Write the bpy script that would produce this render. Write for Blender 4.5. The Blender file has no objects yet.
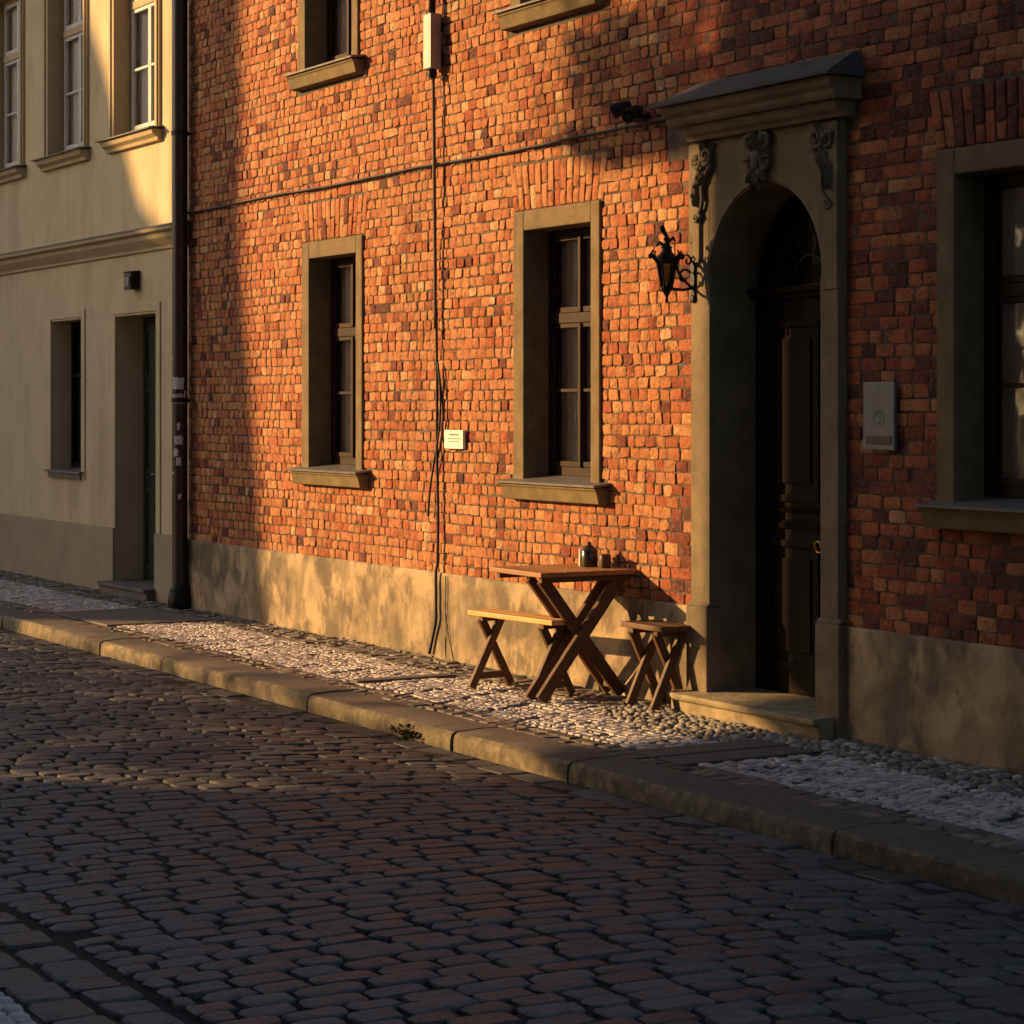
import bpy, bmesh, math, random
from mathutils import Vector, Matrix
R = random.Random(11)
D2R = math.radians
scene = bpy.context.scene
COL = scene.collection

# ------------------------------------------------------------------ helpers
class MB:
    """collects shapes and links them as ONE mesh object"""
    def __init__(self): self.v = []; self.f = []; self.r = []
    def add(self, vs, fs, rnd=None):
        b = len(self.v); self.v += [tuple(p) for p in vs]
        self.f += [tuple(i + b for i in q) for q in fs]
        r = R.random() if rnd is None else rnd
        self.r += [r] * len(vs)
    def box(self, x0, x1, y0, y1, z0, z1, rnd=None):
        vs = [(x, y, z) for z in (z0, z1) for y in (y0, y1) for x in (x0, x1)]
        self.add(vs, [(0,2,3,1),(4,5,7,6),(0,1,5,4),(2,6,7,3),(0,4,6,2),(1,3,7,5)], rnd)
    def beam(self, p0, p1, w, t, side=(1,0,0), rnd=None):
        """bar from p0 to p1, t thick along 'side', w wide across"""
        p0 = Vector(p0); p1 = Vector(p1); d = (p1 - p0).normalized()
        s = Vector(side); s = (s - d * s.dot(d)).normalized(); n = d.cross(s)
        vs = []
        for p in (p0, p1):
            for a, b in ((-1,-1),(1,-1),(1,1),(-1,1)):
                vs.append(p + s * (a * t / 2) + n * (b * w / 2))
        self.add(vs, [(0,3,2,1),(4,5,6,7),(0,1,5,4),(1,2,6,5),(2,3,7,6),(3,0,4,7)], rnd)
    def tube(self, pts, r, n=8, cap=True):
        pts = [Vector(p) for p in pts]; vs = []; fs = []
        rs = r if isinstance(r, (list, tuple)) else [r] * len(pts)
        up = Vector((0.13, 0.2, 1)).normalized(); prev = None
        for i, p in enumerate(pts):
            d = (pts[min(i+1, len(pts)-1)] - pts[max(i-1, 0)]).normalized()
            s = d.cross(up)
            if s.length < 0.15: s = d.cross(Vector((1, 0.1, 0)))
            s.normalize()
            if prev is not None and s.dot(prev) < 0: s = -s
            if prev is not None:
                s2 = prev - d * prev.dot(d)
                if s2.length > .1: s = s2.normalized()
            prev = s; n2 = d.cross(s)
            for k in range(n):
                a = 2 * math.pi * k / n
                vs.append(p + (s * math.cos(a) + n2 * math.sin(a)) * rs[i])
        for i in range(len(pts) - 1):
            for k in range(n):
                a = i*n+k; b = i*n+(k+1) % n
                fs.append((a, b, b+n, a+n))
        if cap:
            fs.append(tuple(range(n))[::-1]); fs.append(tuple((len(pts)-1)*n+k for k in range(n)))
        self.add(vs, fs)
    def lathe(self, prof, c, n=20):
        vs = []; fs = []
        for r, z in prof:
            for k in range(n):
                a = 2*math.pi*k/n
                vs.append((c[0]+r*math.cos(a), c[1]+r*math.sin(a), c[2]+z))
        for i in range(len(prof)-1):
            for k in range(n):
                a = i*n+k; b = i*n+(k+1) % n
                fs.append((a, b, b+n, a+n))
        fs.append(tuple(range(n))[::-1]); fs.append(tuple((len(prof)-1)*n+k for k in range(n)))
        self.add(vs, fs)
    def prism(self, poly, y0, y1):
        """outline in X,Z given distance thickness y0..y1"""
        n = len(poly)
        vs = [(x, y0, z) for x, z in poly] + [(x, y1, z) for x, z in poly]
        fs = [tuple(range(n)), tuple(range(2*n-1, n-1, -1))]
        for i in range(n):
            j = (i+1) % n; fs.append((i, i+n, j+n, j))
        self.add(vs, fs)
    def prof_x(self, prof, x0, x1):
        """profile in (y,z) run along X"""
        n = len(prof)
        vs = [(x0, y, z) for y, z in prof] + [(x1, y, z) for y, z in prof]
        fs = [tuple(range(n)), tuple(range(2*n-1, n-1, -1))]
        for i in range(n):
            j = (i+1) % n; fs.append((i, i+n, j+n, j))
        self.add(vs, fs)
    def blob(self, c, rad, jit=.12, seg=8, rings=6):
        vs = [(c[0], c[1], c[2]+rad[2])]; fs = []
        for i in range(1, rings):
            t = math.pi*i/rings
            for k in range(seg):
                a = 2*math.pi*k/seg; j = 1 + R.uniform(-jit, jit)
                vs.append((c[0]+rad[0]*math.sin(t)*math.cos(a)*j, c[1]+rad[1]*math.sin(t)*math.sin(a)*j, c[2]+rad[2]*math.cos(t)*j))
        vs.append((c[0], c[1], c[2]-rad[2])); L = len(vs)-1
        for k in range(seg):
            fs.append((0, 1+k, 1+(k+1) % seg))
            fs.append((L, L-seg+(k+1) % seg, L-seg+k))
        for i in range(rings-2):
            for k in range(seg):
                a = 1+i*seg+k; b = 1+i*seg+(k+1) % seg
                fs.append((a, a+seg, b+seg, b))
        self.add(vs, fs)
    def stone(self, poly, h0, h1, in1, in2, jit, mapf, rnd=None, bulge=0.0, tilt=(0,0), mid=.7):
        """a rounded block on outline poly (a,b), from height h0 to h1"""
        n = len(poly); cx = sum(p[0] for p in poly)/n; cy = sum(p[1] for p in poly)/n
        vs = []
        for ins, h in ((0, h0), (in1, h0+(h1-h0)*mid), (in2, h1)):
            for a, b in poly:
                dx, dy = a-cx, b-cy; L = math.hypot(dx, dy) or 1
                k = max(0.15, 1-ins/L)
                ja = R.uniform(-jit, jit) if h > h0 else 0; jb = R.uniform(-jit, jit) if h > h0 else 0
                hh = h + (R.uniform(-jit, jit)*.4 if h > h0 else 0) + ((dx*tilt[0]+dy*tilt[1]) if h > h0 else 0)
                vs.append(mapf(cx+dx*k+ja, cy+dy*k+jb, hh))
        vs.append(mapf(cx, cy, h1+bulge))
        fs = []
        for r in range(2):
            for i in range(n):
                j = (i+1) % n; fs.append((r*n+i, r*n+j, (r+1)*n+j, (r+1)*n+i))
        for i in range(n): fs.append((2*n+i, 2*n+(i+1) % n, 3*n))
        self.add(vs, fs, rnd)
    def build(self, name, mat, parent=None, bevel=0, smooth=False, seg=2, fix=True, auto=None):
        me = bpy.data.meshes.new(name); me.from_pydata(self.v, [], self.f)
        at = me.attributes.new('rnd', 'FLOAT', 'POINT'); at.data.foreach_set('value', self.r)
        if bevel or fix:
            bm = bmesh.new(); bm.from_mesh(me)
            if fix: bmesh.ops.recalc_face_normals(bm, faces=bm.faces)
            if bevel:
                es = [e for e in bm.edges if len(e.link_faces) == 2 and e.calc_face_angle(0) > .5]
                bmesh.ops.bevel(bm, geom=es, offset=bevel, segments=seg, affect='EDGES', profile=.6, clamp_overlap=True)
            bm.to_mesh(me); bm.free()
        me.materials.append(mat)
        if smooth: me.polygons.foreach_set('use_smooth', [True]*len(me.polygons))
        if auto is not None:
            me.polygons.foreach_set('use_smooth', [True]*len(me.polygons)); me.set_sharp_from_angle(angle=auto)
        o = bpy.data.objects.new(name, me); COL.objects.link(o)
        if parent is not None: o.parent = parent
        return o

def tag(o, label=None, cat=None, group=None, kind=None):
    if label: o['label'] = label
    if cat: o['category'] = cat
    if group: o['group'] = group
    if kind: o['kind'] = kind
    return o
def thing(name, label, cat, loc=(0,0,0), rz=0, group=None):
    o = bpy.data.objects.new(name, None); COL.objects.link(o); o.empty_display_size = .2
    o.location = loc; o.rotation_euler = (0, 0, rz)
    return tag(o, label, cat, group)
def copy_tree(o, parent=None, depth=0):
    c = o.copy(); COL.objects.link(c)
    if parent is not None: c.parent = parent
    for ch in list(o.children): copy_tree(ch, c)
    return c

# ------------------------------------------------------------------ materials
def mat(name, stops, scale=6, detail=8, rough=.85, bump=.3, bscale=60, attr=0.0, noise=1.0, metal=0, spec=.35, coords='Object', stretch=(1,1,1), stain=None, bdist=.01, dist=0.0, rvar=0.0, coat=0):
    """procedural: colour ramp driven by noise mixed with the per-piece random value 'rnd'"""
    m = bpy.data.materials.new(name); m.use_nodes = True
    nt = m.node_tree; N = nt.nodes; L = nt.links; N.clear()
    out = N.new('ShaderNodeOutputMaterial'); b = N.new('ShaderNodeBsdfPrincipled')
    L.new(b.outputs[0], out.inputs[0])
    tc = N.new('ShaderNodeTexCoord'); mp = N.new('ShaderNodeMapping'); mp.inputs['Scale'].default_value = stretch
    L.new(tc.outputs[coords], mp.inputs[0])
    nz = N.new('ShaderNodeTexNoise'); nz.inputs['Scale'].default_value = scale; nz.inputs['Detail'].default_value = detail
    nz.inputs['Roughness'].default_value = .62; nz.inputs['Distortion'].default_value = dist
    L.new(mp.outputs[0], nz.inputs['Vector'])
    # spread the noise
    mr = N.new('ShaderNodeMapRange'); mr.inputs[1].default_value = .28; mr.inputs[2].default_value = .72
    L.new(nz.outputs['Fac'], mr.inputs[0]); fac = mr.outputs[0]
    if attr > 0:
        a = N.new('ShaderNodeAttribute'); a.attribute_name = 'rnd'
        mx = N.new('ShaderNodeMix'); mx.data_type = 'FLOAT'; mx.inputs[0].default_value = attr
        L.new(fac, mx.inputs[2]); L.new(a.outputs['Fac'], mx.inputs[3]); fac = mx.outputs[0]
    cr = N.new('ShaderNodeValToRGB'); el = cr.color_ramp.elements
    while len(el) > 1: el.remove(el[0])
    el[0].position = stops[0][0]; el[0].color = (*stops[0][1], 1)
    for p, c in stops[1:]:
        e = el.new(p); e.color = (*c, 1)
    L.new(fac, cr.inputs[0]); colr = cr.outputs[0]
    if stain:
        for (sc, col, lo, hi, amt, st) in stain:
            mp2 = N.new('ShaderNodeMapping'); mp2.inputs['Scale'].default_value = st; mp2.inputs['Location'].default_value = (sc*1.7, 3.1, sc)
            L.new(tc.outputs[coords], mp2.inputs[0])
            n2 = N.new('ShaderNodeTexNoise'); n2.inputs['Scale'].default_value = sc; n2.inputs['Detail'].default_value = 6; n2.inputs['Roughness'].default_value = .6
            L.new(mp2.outputs[0], n2.inputs['Vector'])
            m2 = N.new('ShaderNodeMapRange'); m2.inputs[1].default_value = lo; m2.inputs[2].default_value = hi; m2.inputs[4].default_value = amt
            L.new(n2.outputs['Fac'], m2.inputs[0])
            mc = N.new('ShaderNodeMix'); mc.data_type = 'RGBA'
            L.new(m2.outputs[0], mc.inputs[0]); L.new(colr, mc.inputs[6]); mc.inputs[7].default_value = (*col, 1); colr = mc.outputs[2]
    L.new(colr, b.inputs['Base Color'])
    b.inputs['Roughness'].default_value = rough; b.inputs['Metallic'].default_value = metal
    b.inputs['Specular IOR Level'].default_value = spec
    if coat: b.inputs['Coat Weight'].default_value = coat; b.inputs['Coat Roughness'].default_value = .2
    if rvar:
        m3 = N.new('ShaderNodeMapRange'); m3.inputs[3].default_value = rough-rvar; m3.inputs[4].default_value = rough+rvar
        L.new(fac, m3.inputs[0]); L.new(m3.outputs[0], b.inputs['Roughness'])
    if bump:
        n3 = N.new('ShaderNodeTexNoise'); n3.inputs['Scale'].default_value = bscale; n3.inputs['Detail'].default_value = 7; n3.inputs['Roughness'].default_value = .65
        L.new(tc.outputs[coords], n3.inputs['Vector'])
        bp = N.new('ShaderNodeBump'); bp.inputs['Strength'].default_value = bump; bp.inputs['Distance'].default_value = bdist
        L.new(n3.outputs['Fac'], bp.inputs['Height']); L.new(bp.outputs[0], b.inputs['Normal'])
    return m

def glassy(name, tint=(.92,.92,.92), rough=.03, ior=1.5):
    m = bpy.data.materials.new(name); m.use_nodes = True; nt = m.node_tree; N = nt.nodes; L = nt.links; N.clear()
    out = N.new('ShaderNodeOutputMaterial'); mx = N.new('ShaderNodeMixShader'); tr = N.new('ShaderNodeBsdfTransparent'); gl = N.new('ShaderNodeBsdfGlossy')
    fr = N.new('ShaderNodeFresnel'); fr.inputs[0].default_value = ior
    tc = N.new('ShaderNodeTexCoord'); nz = N.new('ShaderNodeTexNoise'); nz.inputs['Scale'].default_value = 2.5
    bp = N.new('ShaderNodeBump'); bp.inputs['Strength'].default_value = .12; bp.inputs['Distance'].default_value = .02
    L.new(tc.outputs['Object'], nz.inputs['Vector']); L.new(nz.outputs['Fac'], bp.inputs['Height']); L.new(bp.outputs[0], gl.inputs['Normal'])
    tr.inputs[0].default_value = (*tint, 1); gl.inputs['Roughness'].default_value = rough
    L.new(fr.outputs[0], mx.inputs[0]); L.new(tr.outputs[0], mx.inputs[1]); L.new(gl.outputs[0], mx.inputs[2]); L.new(mx.outputs[0], out.inputs[0])
    return m

M = {}
M['brick'] = mat('brick', [(0,(.030,.016,.016)),(.10,(.075,.026,.020)),(.24,(.20,.045,.022)),(.42,(.33,.085,.032)),(.60,(.38,.137,.052)),(.80,(.45,.205,.085)),(.93,(.52,.32,.17)),(1,(.64,.52,.37))],
    scale=26, rough=.9, bump=.85, bscale=42, attr=.80, bdist=.018,
    stain=[(1.3,(.10,.035,.022),.52,.78,.55,(1,1,.55)),(17,(.055,.028,.022),.54,.70,.6,(1,1,1)),(48,(.045,.024,.02),.56,.70,.55,(1,1,1)),(60,(.60,.42,.29),.60,.74,.45,(1,1,1))])
M['mortar'] = mat('mortar', [(0,(.055,.040,.030)),(.5,(.095,.070,.053)),(1,(.15,.118,.093))], scale=14, rough=.95, bump=.8, bscale=90)
M['brick_far'] = mat('brick_far', [(0,(.16,.05,.03)),(1,(.30,.10,.05))], scale=20, rough=.95, bump=.4)
M['surround'] = mat('surround_plaster', [(0,(.115,.080,.042)),(.5,(.165,.117,.062)),(1,(.21,.152,.085))], scale=7, rough=.92, bump=.45, bscale=55,
    stain=[(3,(.075,.055,.034),.52,.70,.6,(1,1,.6)),(18,(.08,.058,.036),.56,.74,.5,(1,1,1))])
M['sill_stone'] = mat('sill_stone', [(0,(.11,.078,.038)),(1,(.20,.145,.07))], scale=9, rough=.9, bump=.4, stain=[(5,(.10,.08,.05),.55,.75,.6,(1,1,1))])
M['sill_metal'] = mat('sill_metal', [(0,(.12,.11,.105)),(1,(.20,.185,.17))], scale=9, rough=.55, bump=.1, metal=.35)
M['plinth'] = mat('plinth_render', [(0,(.14,.105,.07)),(.35,(.23,.17,.105)),(.6,(.36,.265,.155)),(1,(.49,.37,.22))], scale=3.2, rough=.93, bump=.5, bscale=40, dist=.5, stretch=(1,1,.75),
    stain=[(2.6,(.11,.085,.06),.51,.60,.85,(1,1,.7)),(8,(.11,.085,.06),.54,.64,.7,(1,1,.6)),(1.1,(.15,.12,.09),.5,.7,.5,(1,1,2))])  # mottling holds stains and also leaf-shade dapples put into the colour
M['portal'] = mat('portal_stone', [(0,(.125,.092,.056)),(.5,(.18,.134,.082)),(1,(.24,.18,.112))], scale=5, rough=.93, bump=.6, bscale=45,
    stain=[(2.2,(.10,.083,.062),.5,.72,.6,(1,1,.6)),(14,(.32,.25,.15),.62,.78,.4,(1,1,1))])
M['portal_dark'] = mat('carved_stone', [(0,(.075,.058,.038)),(1,(.19,.148,.10))], scale=22, rough=.9, bump=.4, bscale=60)
M['roof_metal'] = mat('hood_sheet', [(0,(.055,.052,.050)),(1,(.095,.09,.086))], scale=5, rough=.8, bump=.15, bscale=14, metal=.2)
M['yellow'] = mat('yellow_plaster', [(0,(.45,.36,.22)),(.5,(.515,.415,.26)),(1,(.57,.465,.295))], scale=2.2, rough=.94, bump=.35, bscale=70,
    stain=[(1.2,(.32,.245,.15),.50,.72,.6,(2.2,1,.4)),(5,(.34,.265,.165),.56,.76,.55,(2.6,1,.22)),(30,(.36,.285,.18),.6,.75,.4,(1,1,1))])
M['yellow_trim'] = mat('yellow_trim', [(0,(.37,.285,.165)),(1,(.46,.36,.215))], scale=4, rough=.92, bump=.3, bscale=60, stain=[(4,(.25,.19,.12),.56,.78,.5,(1,1,1))])
M['yellow_base'] = mat('yellow_base', [(0,(.27,.215,.145)),(1,(.34,.275,.185))], scale=3, rough=.94, bump=.4, bscale=50, stain=[(3,(.20,.165,.12),.52,.75,.6,(1,1,.6))])
M['brown_wood'] = mat('brown_painted_wood', [(0,(.018,.008,.005)),(1,(.036,.016,.009))], scale=12, rough=.6, bump=.1, stretch=(1,1,.15), spec=.15)
M['white_wood'] = mat('white_painted_wood', [(0,(.42,.42,.42)),(1,(.58,.57,.55))], scale=12, rough=.5, bump=.2, stretch=(1,1,.2))
M['dark_wood'] = mat('dark_door_wood', [(0,(.007,.004,.0035)),(1,(.014,.008,.006))], scale=14, rough=.7, bump=.1, stretch=(1,1,.1), spec=.12)
M['green_door'] = mat('green_door_wood', [(0,(.012,.016,.010)),(1,(.024,.030,.018))], scale=10, rough=.5, bump=.2)
M['glass'] = glassy('window_glass')
M['glass_dark'] = glassy('dark_window_glass', (.25,.25,.25))
M['fan_glass'] = glassy('dark_fanlight_glass', (.2,.2,.2), .12, 1.18)  # dark tint, weak reflection
M['curtain'] = mat('curtain_cloth', [(0,(.62,.53,.49)),(1,(.74,.64,.59))], scale=3, rough=1, bump=.1)
M['curtain_pale'] = mat('pale_net_curtain', [(0,(.68,.66,.66)),(1,(.78,.76,.76))], scale=3, rough=1, bump=.1)
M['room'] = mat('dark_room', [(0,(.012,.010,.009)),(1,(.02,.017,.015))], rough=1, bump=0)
M['iron'] = mat('black_iron', [(0,(.007,.007,.007)),(1,(.018,.016,.015))], scale=30, rough=.5, bump=.3, metal=.4)
M['pipe'] = mat('brown_pipe', [(0,(.018,.009,.008)),(1,(.036,.018,.015))], scale=8, rough=.4, bump=.15, metal=.2, spec=.5, stain=[(14,(.09,.075,.065),.64,.72,.7,(1,1,.5))])
M['cable'] = mat('black_cable', [(0,(.006,.005,.005)),(1,(.014,.011,.010))], scale=20, rough=.6, bump=0)
M['cable_brown'] = mat('brown_conduit', [(0,(.06,.036,.024)),(1,(.11,.066,.042))], scale=20, rough=.6, bump=.1)
M['grey_box'] = mat('grey_metal_box', [(0,(.20,.185,.175)),(1,(.27,.25,.235))], scale=12, rough=.5, bump=.1, metal=.3)
M['steel'] = mat('brushed_steel', [(0,(.12,.12,.122)),(1,(.175,.173,.175))], scale=30, rough=.5, bump=.1, metal=.3, stretch=(1,1,.08))
M['plaque'] = mat('cream_plaque', [(0,(.66,.64,.56)),(1,(.74,.72,.64))], scale=20, rough=.5, bump=.05)
M['print'] = mat('grey_print', [(0,(.22,.21,.20)),(1,(.30,.29,.28))], rough=.7, bump=0)
M['sticker'] = mat('torn_sticker', [(0,(.25,.24,.26)),(.5,(.5,.48,.5)),(1,(.62,.6,.6))], scale=60, rough=.7, bump=.1)
M['red_sticker'] = mat('faded_pink_sticker', [(0,(.35,.20,.22)),(1,(.55,.42,.44))], scale=60, rough=.7, bump=.1)
M['slot'] = mat('bronze_strip', [(0,(.05,.03,.015)),(1,(.09,.055,.025))], rough=.5, bump=0)
M['brass'] = mat('brass', [(0,(.50,.30,.09)),(1,(.62,.40,.14))], scale=20, rough=.32, bump=.05, metal=.9)
M['table_wood'] = mat('table_wood', [(0,(.20,.085,.032)),(.5,(.31,.14,.052)),(1,(.40,.20,.08))], scale=6, rough=.55, bump=.2, bscale=40, attr=.3, stretch=(1.5,9,9), spec=.4)
M['bench_wood'] = mat('pale_bench_wood', [(0,(.42,.22,.07)),(.5,(.56,.31,.10)),(1,(.66,.40,.14))], scale=6, rough=.55, bump=.2, bscale=40, attr=.3, stretch=(1.2,10,10), spec=.4)
M['leg_wood'] = mat('leg_wood', [(0,(.065,.030,.013)),(1,(.15,.072,.032))], scale=8, rough=.6, bump=.2, bscale=40, attr=.4, stretch=(5,5,1.5))
M['jar_dark'] = mat('dark_glazed_pot', [(0,(.012,.009,.008)),(1,(.03,.022,.018))], rough=.25, bump=0, spec=.6)
M['jar_pale'] = mat('pale_strip', [(0,(.45,.40,.33)),(1,(.55,.50,.42))], rough=.5, bump=0)
M['jar_brown'] = mat('brown_pot', [(0,(.05,.028,.016)),(1,(.09,.05,.028))], rough=.4, bump=0)
M['sett'] = mat('basalt_setts', [(0,(.043,.042,.042)),(.35,(.074,.072,.071)),(.7,(.108,.105,.102)),(1,(.162,.154,.145))], scale=40, rough=.56, rvar=.14, bump=1.0, bscale=48, attr=.68, spec=.35, bdist=.014,
    stain=[(1.1,(.074,.069,.066),.5,.75,.4,(1,1,1)),(22,(.028,.026,.025),.52,.70,.6,(1,1,1)),(70,(.24,.22,.20),.58,.72,.5,(1,1,1)),(130,(.02,.019,.018),.56,.68,.55,(1,1,1))])
M['joint'] = mat('dirt_joint', [(0,(.016,.014,.012)),(1,(.034,.030,.022))], scale=30, rough=1, bump=.8, bscale=120)
M['joint_pale'] = mat('pale_joint_sand', [(0,(.028,.024,.020)),(1,(.065,.055,.046))], scale=30, rough=1, bump=.8, bscale=120)
M['mosaic'] = mat('mosaic_stones', [(0,(.20,.17,.16)),(.3,(.36,.31,.295)),(.65,(.50,.445,.43)),(1,(.62,.575,.55))], scale=30, rough=.72, bump=.5, bscale=80, attr=.7, bdist=.008,
    stain=[(1.6,(.22,.18,.155),.52,.74,.55,(1,1,1))])
M['mosaic_dark'] = mat('brown_mosaic_stones', [(0,(.085,.07,.06)),(.5,(.15,.122,.10)),(1,(.25,.21,.175))], scale=30, rough=.75, bump=.5, bscale=80, attr=.7)
M['rubble'] = mat('grey_rubble_stones', [(0,(.10,.085,.072)),(.5,(.20,.172,.15)),(.85,(.34,.305,.275)),(1,(.58,.54,.50))], scale=25, rough=.75, bump=.5, bscale=60, attr=.75)
M['pebble'] = mat('round_pebbles', [(0,(.13,.11,.09)),(.5,(.24,.205,.165)),(1,(.37,.33,.28))], scale=25, rough=.7, bump=.35, bscale=60, attr=.75)
M['kerb'] = mat('granite_kerb', [(0,(.07,.055,.037)),(.5,(.17,.13,.08)),(1,(.36,.275,.155))], scale=16, rough=.85, bump=.8, bscale=60, attr=.25,
    stain=[(3.5,(.06,.05,.04),.5,.66,.75,(1,1,1)),(9,(.085,.075,.035),.58,.72,.4,(1,1,1))])
M['kerb_top'] = mat('dark_kerb_top', [(0,(.075,.062,.054)),(1,(.135,.112,.095))], scale=20, rough=.85, bump=.5, bscale=60, stain=[(4,(.06,.05,.044),.5,.72,.5,(1,1,1))])  # darker than the kerb face
M['slab'] = mat('dark_stone_slab', [(0,(.085,.072,.064)),(1,(.15,.128,.112))], scale=12, rough=.8, bump=.4, bscale=50, attr=.3)
M['step'] = mat('worn_step_stone', [(0,(.17,.135,.085)),(.5,(.27,.21,.13)),(1,(.36,.285,.175))], scale=9, rough=.85, bump=.6, bscale=40, stain=[(7,(.10,.085,.06),.55,.7,.7,(1,1,1))])
M['ground'] = mat('ground_earth', [(0,(.05,.045,.04)),(1,(.09,.08,.07))], scale=1, rough=1, bump=.3)
M['leaf'] = mat('weed_leaf', [(0,(.03,.055,.012)),(1,(.075,.115,.025))], scale=40, rough=.7, bump=.1, attr=.6)
M['opp'] = mat('opposite_plaster', [(0,(.36,.30,.22)),(1,(.46,.39,.29))], scale=2, rough=.95, bump=.3)
M['tile'] = mat('clay_roof_tiles', [(0,(.14,.055,.03)),(1,(.25,.10,.055))], scale=8, rough=.9, bump=.5, bscale=30)

# ------------------------------------------------------------------ camera, light, sky
cam_d = bpy.data.cameras.new('camera'); cam = bpy.data.objects.new('camera', cam_d); COL.objects.link(cam)
cam.location = (0, -7.36, 1.7); cam.rotation_euler = (D2R(90), 0, D2R(60))
cam_d.sensor_width = 36; cam_d.lens = 80.79; cam_d.shift_y = -.1035; cam_d.clip_end = 2000
scene.camera = cam
A_, B_ = .9, .37            # the light travels (A_, 1, -B_)
SUN_DIR = Vector((A_, 1, -B_)).normalized()
sun_d = bpy.data.lights.new('sun', 'SUN'); sun = bpy.data.objects.new('sun', sun_d); COL.objects.link(sun)
sun.location = (-30, -30, 20); sun.rotation_euler = SUN_DIR.to_track_quat('-Z', 'Y').to_euler()
sun_d.energy = 5.0; sun_d.angle = D2R(.6); sun_d.color = (1.0, .60, .235)
w = bpy.data.worlds.new('World'); scene.world = w; w.use_nodes = True
wn = w.node_tree.nodes; wl = w.node_tree.links
sky = wn.new('ShaderNodeTexSky'); sky.sky_type = 'NISHITA'; sky.sun_disc = False
sky.sun_elevation = math.asin(-SUN_DIR.z); sky.sun_rotation = math.atan2(-SUN_DIR.x, -SUN_DIR.y)
sky.dust_density = 2.2; sky.air_density = 1.0; sky.ozone_density = 1.5
wl.new(sky.outputs[0], wn['Background'].inputs[0]); wn['Background'].inputs[1].default_value = .088
vs_ = scene.view_settings; scene.display_settings.display_device = 'sRGB'
vs_.view_transform = 'Standard'; vs_.look = 'None'; vs_.exposure = 0.92; vs_.gamma = 1
scene.cycles.max_bounces = 8; scene.cycles.use_denoising = True

# ------------------------------------------------------------------ the ground
ROAD_Z = -.095
def flat(a, b, h): return (a, b, h)
g = MB(); g.add([(-600,-600,-.21),(600,-600,-.21),(600,600,-.21),(-600,600,-.21)], [(0,1,2,3)])
tag(g.build('ground', M['ground'], fix=False), kind='structure')

def octo(x0, x1, y0, y1, cut, jit):
    c = min(cut, (x1-x0)*.32, (y1-y0)*.32); j = lambda: R.uniform(-jit, jit)
    return [(x0+c+j(),y0+j()),(x1-c+j(),y0+j()),(x1+j(),y0+c+j()),(x1+j(),y1-c+j()),(x1-c+j(),y1+j()),(x0+c+j(),y1+j()),(x0+j(),y1-c+j()),(x0+j(),y0+c+j())]

# road: rows of setts across the street, edging courses along both sides
rd = MB()
def bow(x, y): return x + .15*(y+3.2) + .16*((y+3.2)/1.6)**2 + .035*math.sin(y*2.1+x*.4)
def crown(y): return max(0, .030*(1-((y+3.2)/1.7)**2))
def roadmap(a, b, h): return (bow(a, b), b, h + ROAD_Z + crown(b) + .006*math.sin(a*1.3+b*.7))
x = -34.0
while x < -2.5:
    pitch = R.uniform(.096, .128); y = -4.80 + R.uniform(-.12, 0)
    while y < -1.82:
        L = R.uniform(.15, .25); y1 = min(y+L, -1.815); y0 = max(y, -4.80)
        if y1-y0 > .07 and not (R.random() < .004):
            gap = R.uniform(.0025, .006); g0 = R.uniform(.004,.016); g1 = R.uniform(.004,.016)
            rd.stone(octo(x+gap, x+pitch-gap*.6, y0+g0, y1-g1, R.uniform(.010,.026), .006), -.05, R.uniform(-.003, .003), .002, R.uniform(.007,.013), .0025, roadmap,
                     bulge=R.uniform(-.002,.002), tilt=(R.uniform(-.022,.022), R.uniform(-.02,.02)), mid=.90)
        y += L
    x += pitch
def course(mb, x0, x1, y0, y1, lmin, lmax, zt, mapf, cut=.02, **k):
    x = x0
    while x < x1:
        L = R.uniform(lmin, lmax); gp = R.uniform(.005,.010)
        mb.stone(octo(x+gp, x+L-gp, y0+gp, y1-gp, cut, .005), zt-.05, zt+R.uniform(-.006,.006), .003, .010, .003, mapf, bulge=.001, tilt=(R.uniform(-.03,.03), R.uniform(-.03,.03)), mid=.85)
        x += L
def roadflat(a, b, h): return (a, b, h+ROAD_Z)
course(rd, -34, -2.5, -1.81, -1.645, .16, .30, -.002, roadflat)
course(rd, -34, -1.0, -5.00, -4.825, .15, .26, 0, roadflat)
course(rd, -34, -1.0, -5.19, -5.015, .15, .26, .002, roadflat)
road = rd.build('road', M['sett'], fix=False, auto=.6); tag(road, kind='structure')
jb = MB(); nseg = 14
for i in range(nseg):
    a, b = -5.19+3.58*i/nseg, -5.19+3.58*(i+1)/nseg
    za, zb = ROAD_Z-.013+crown(a), ROAD_Z-.013+crown(b)
    jb.add([(-45,a,za),(4,a,za),(4,b,zb),(-45,b,zb)], [(0,1,2,3)])
tag(jb.build('road_bed', M['joint'], fix=False), kind='structure')

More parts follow.
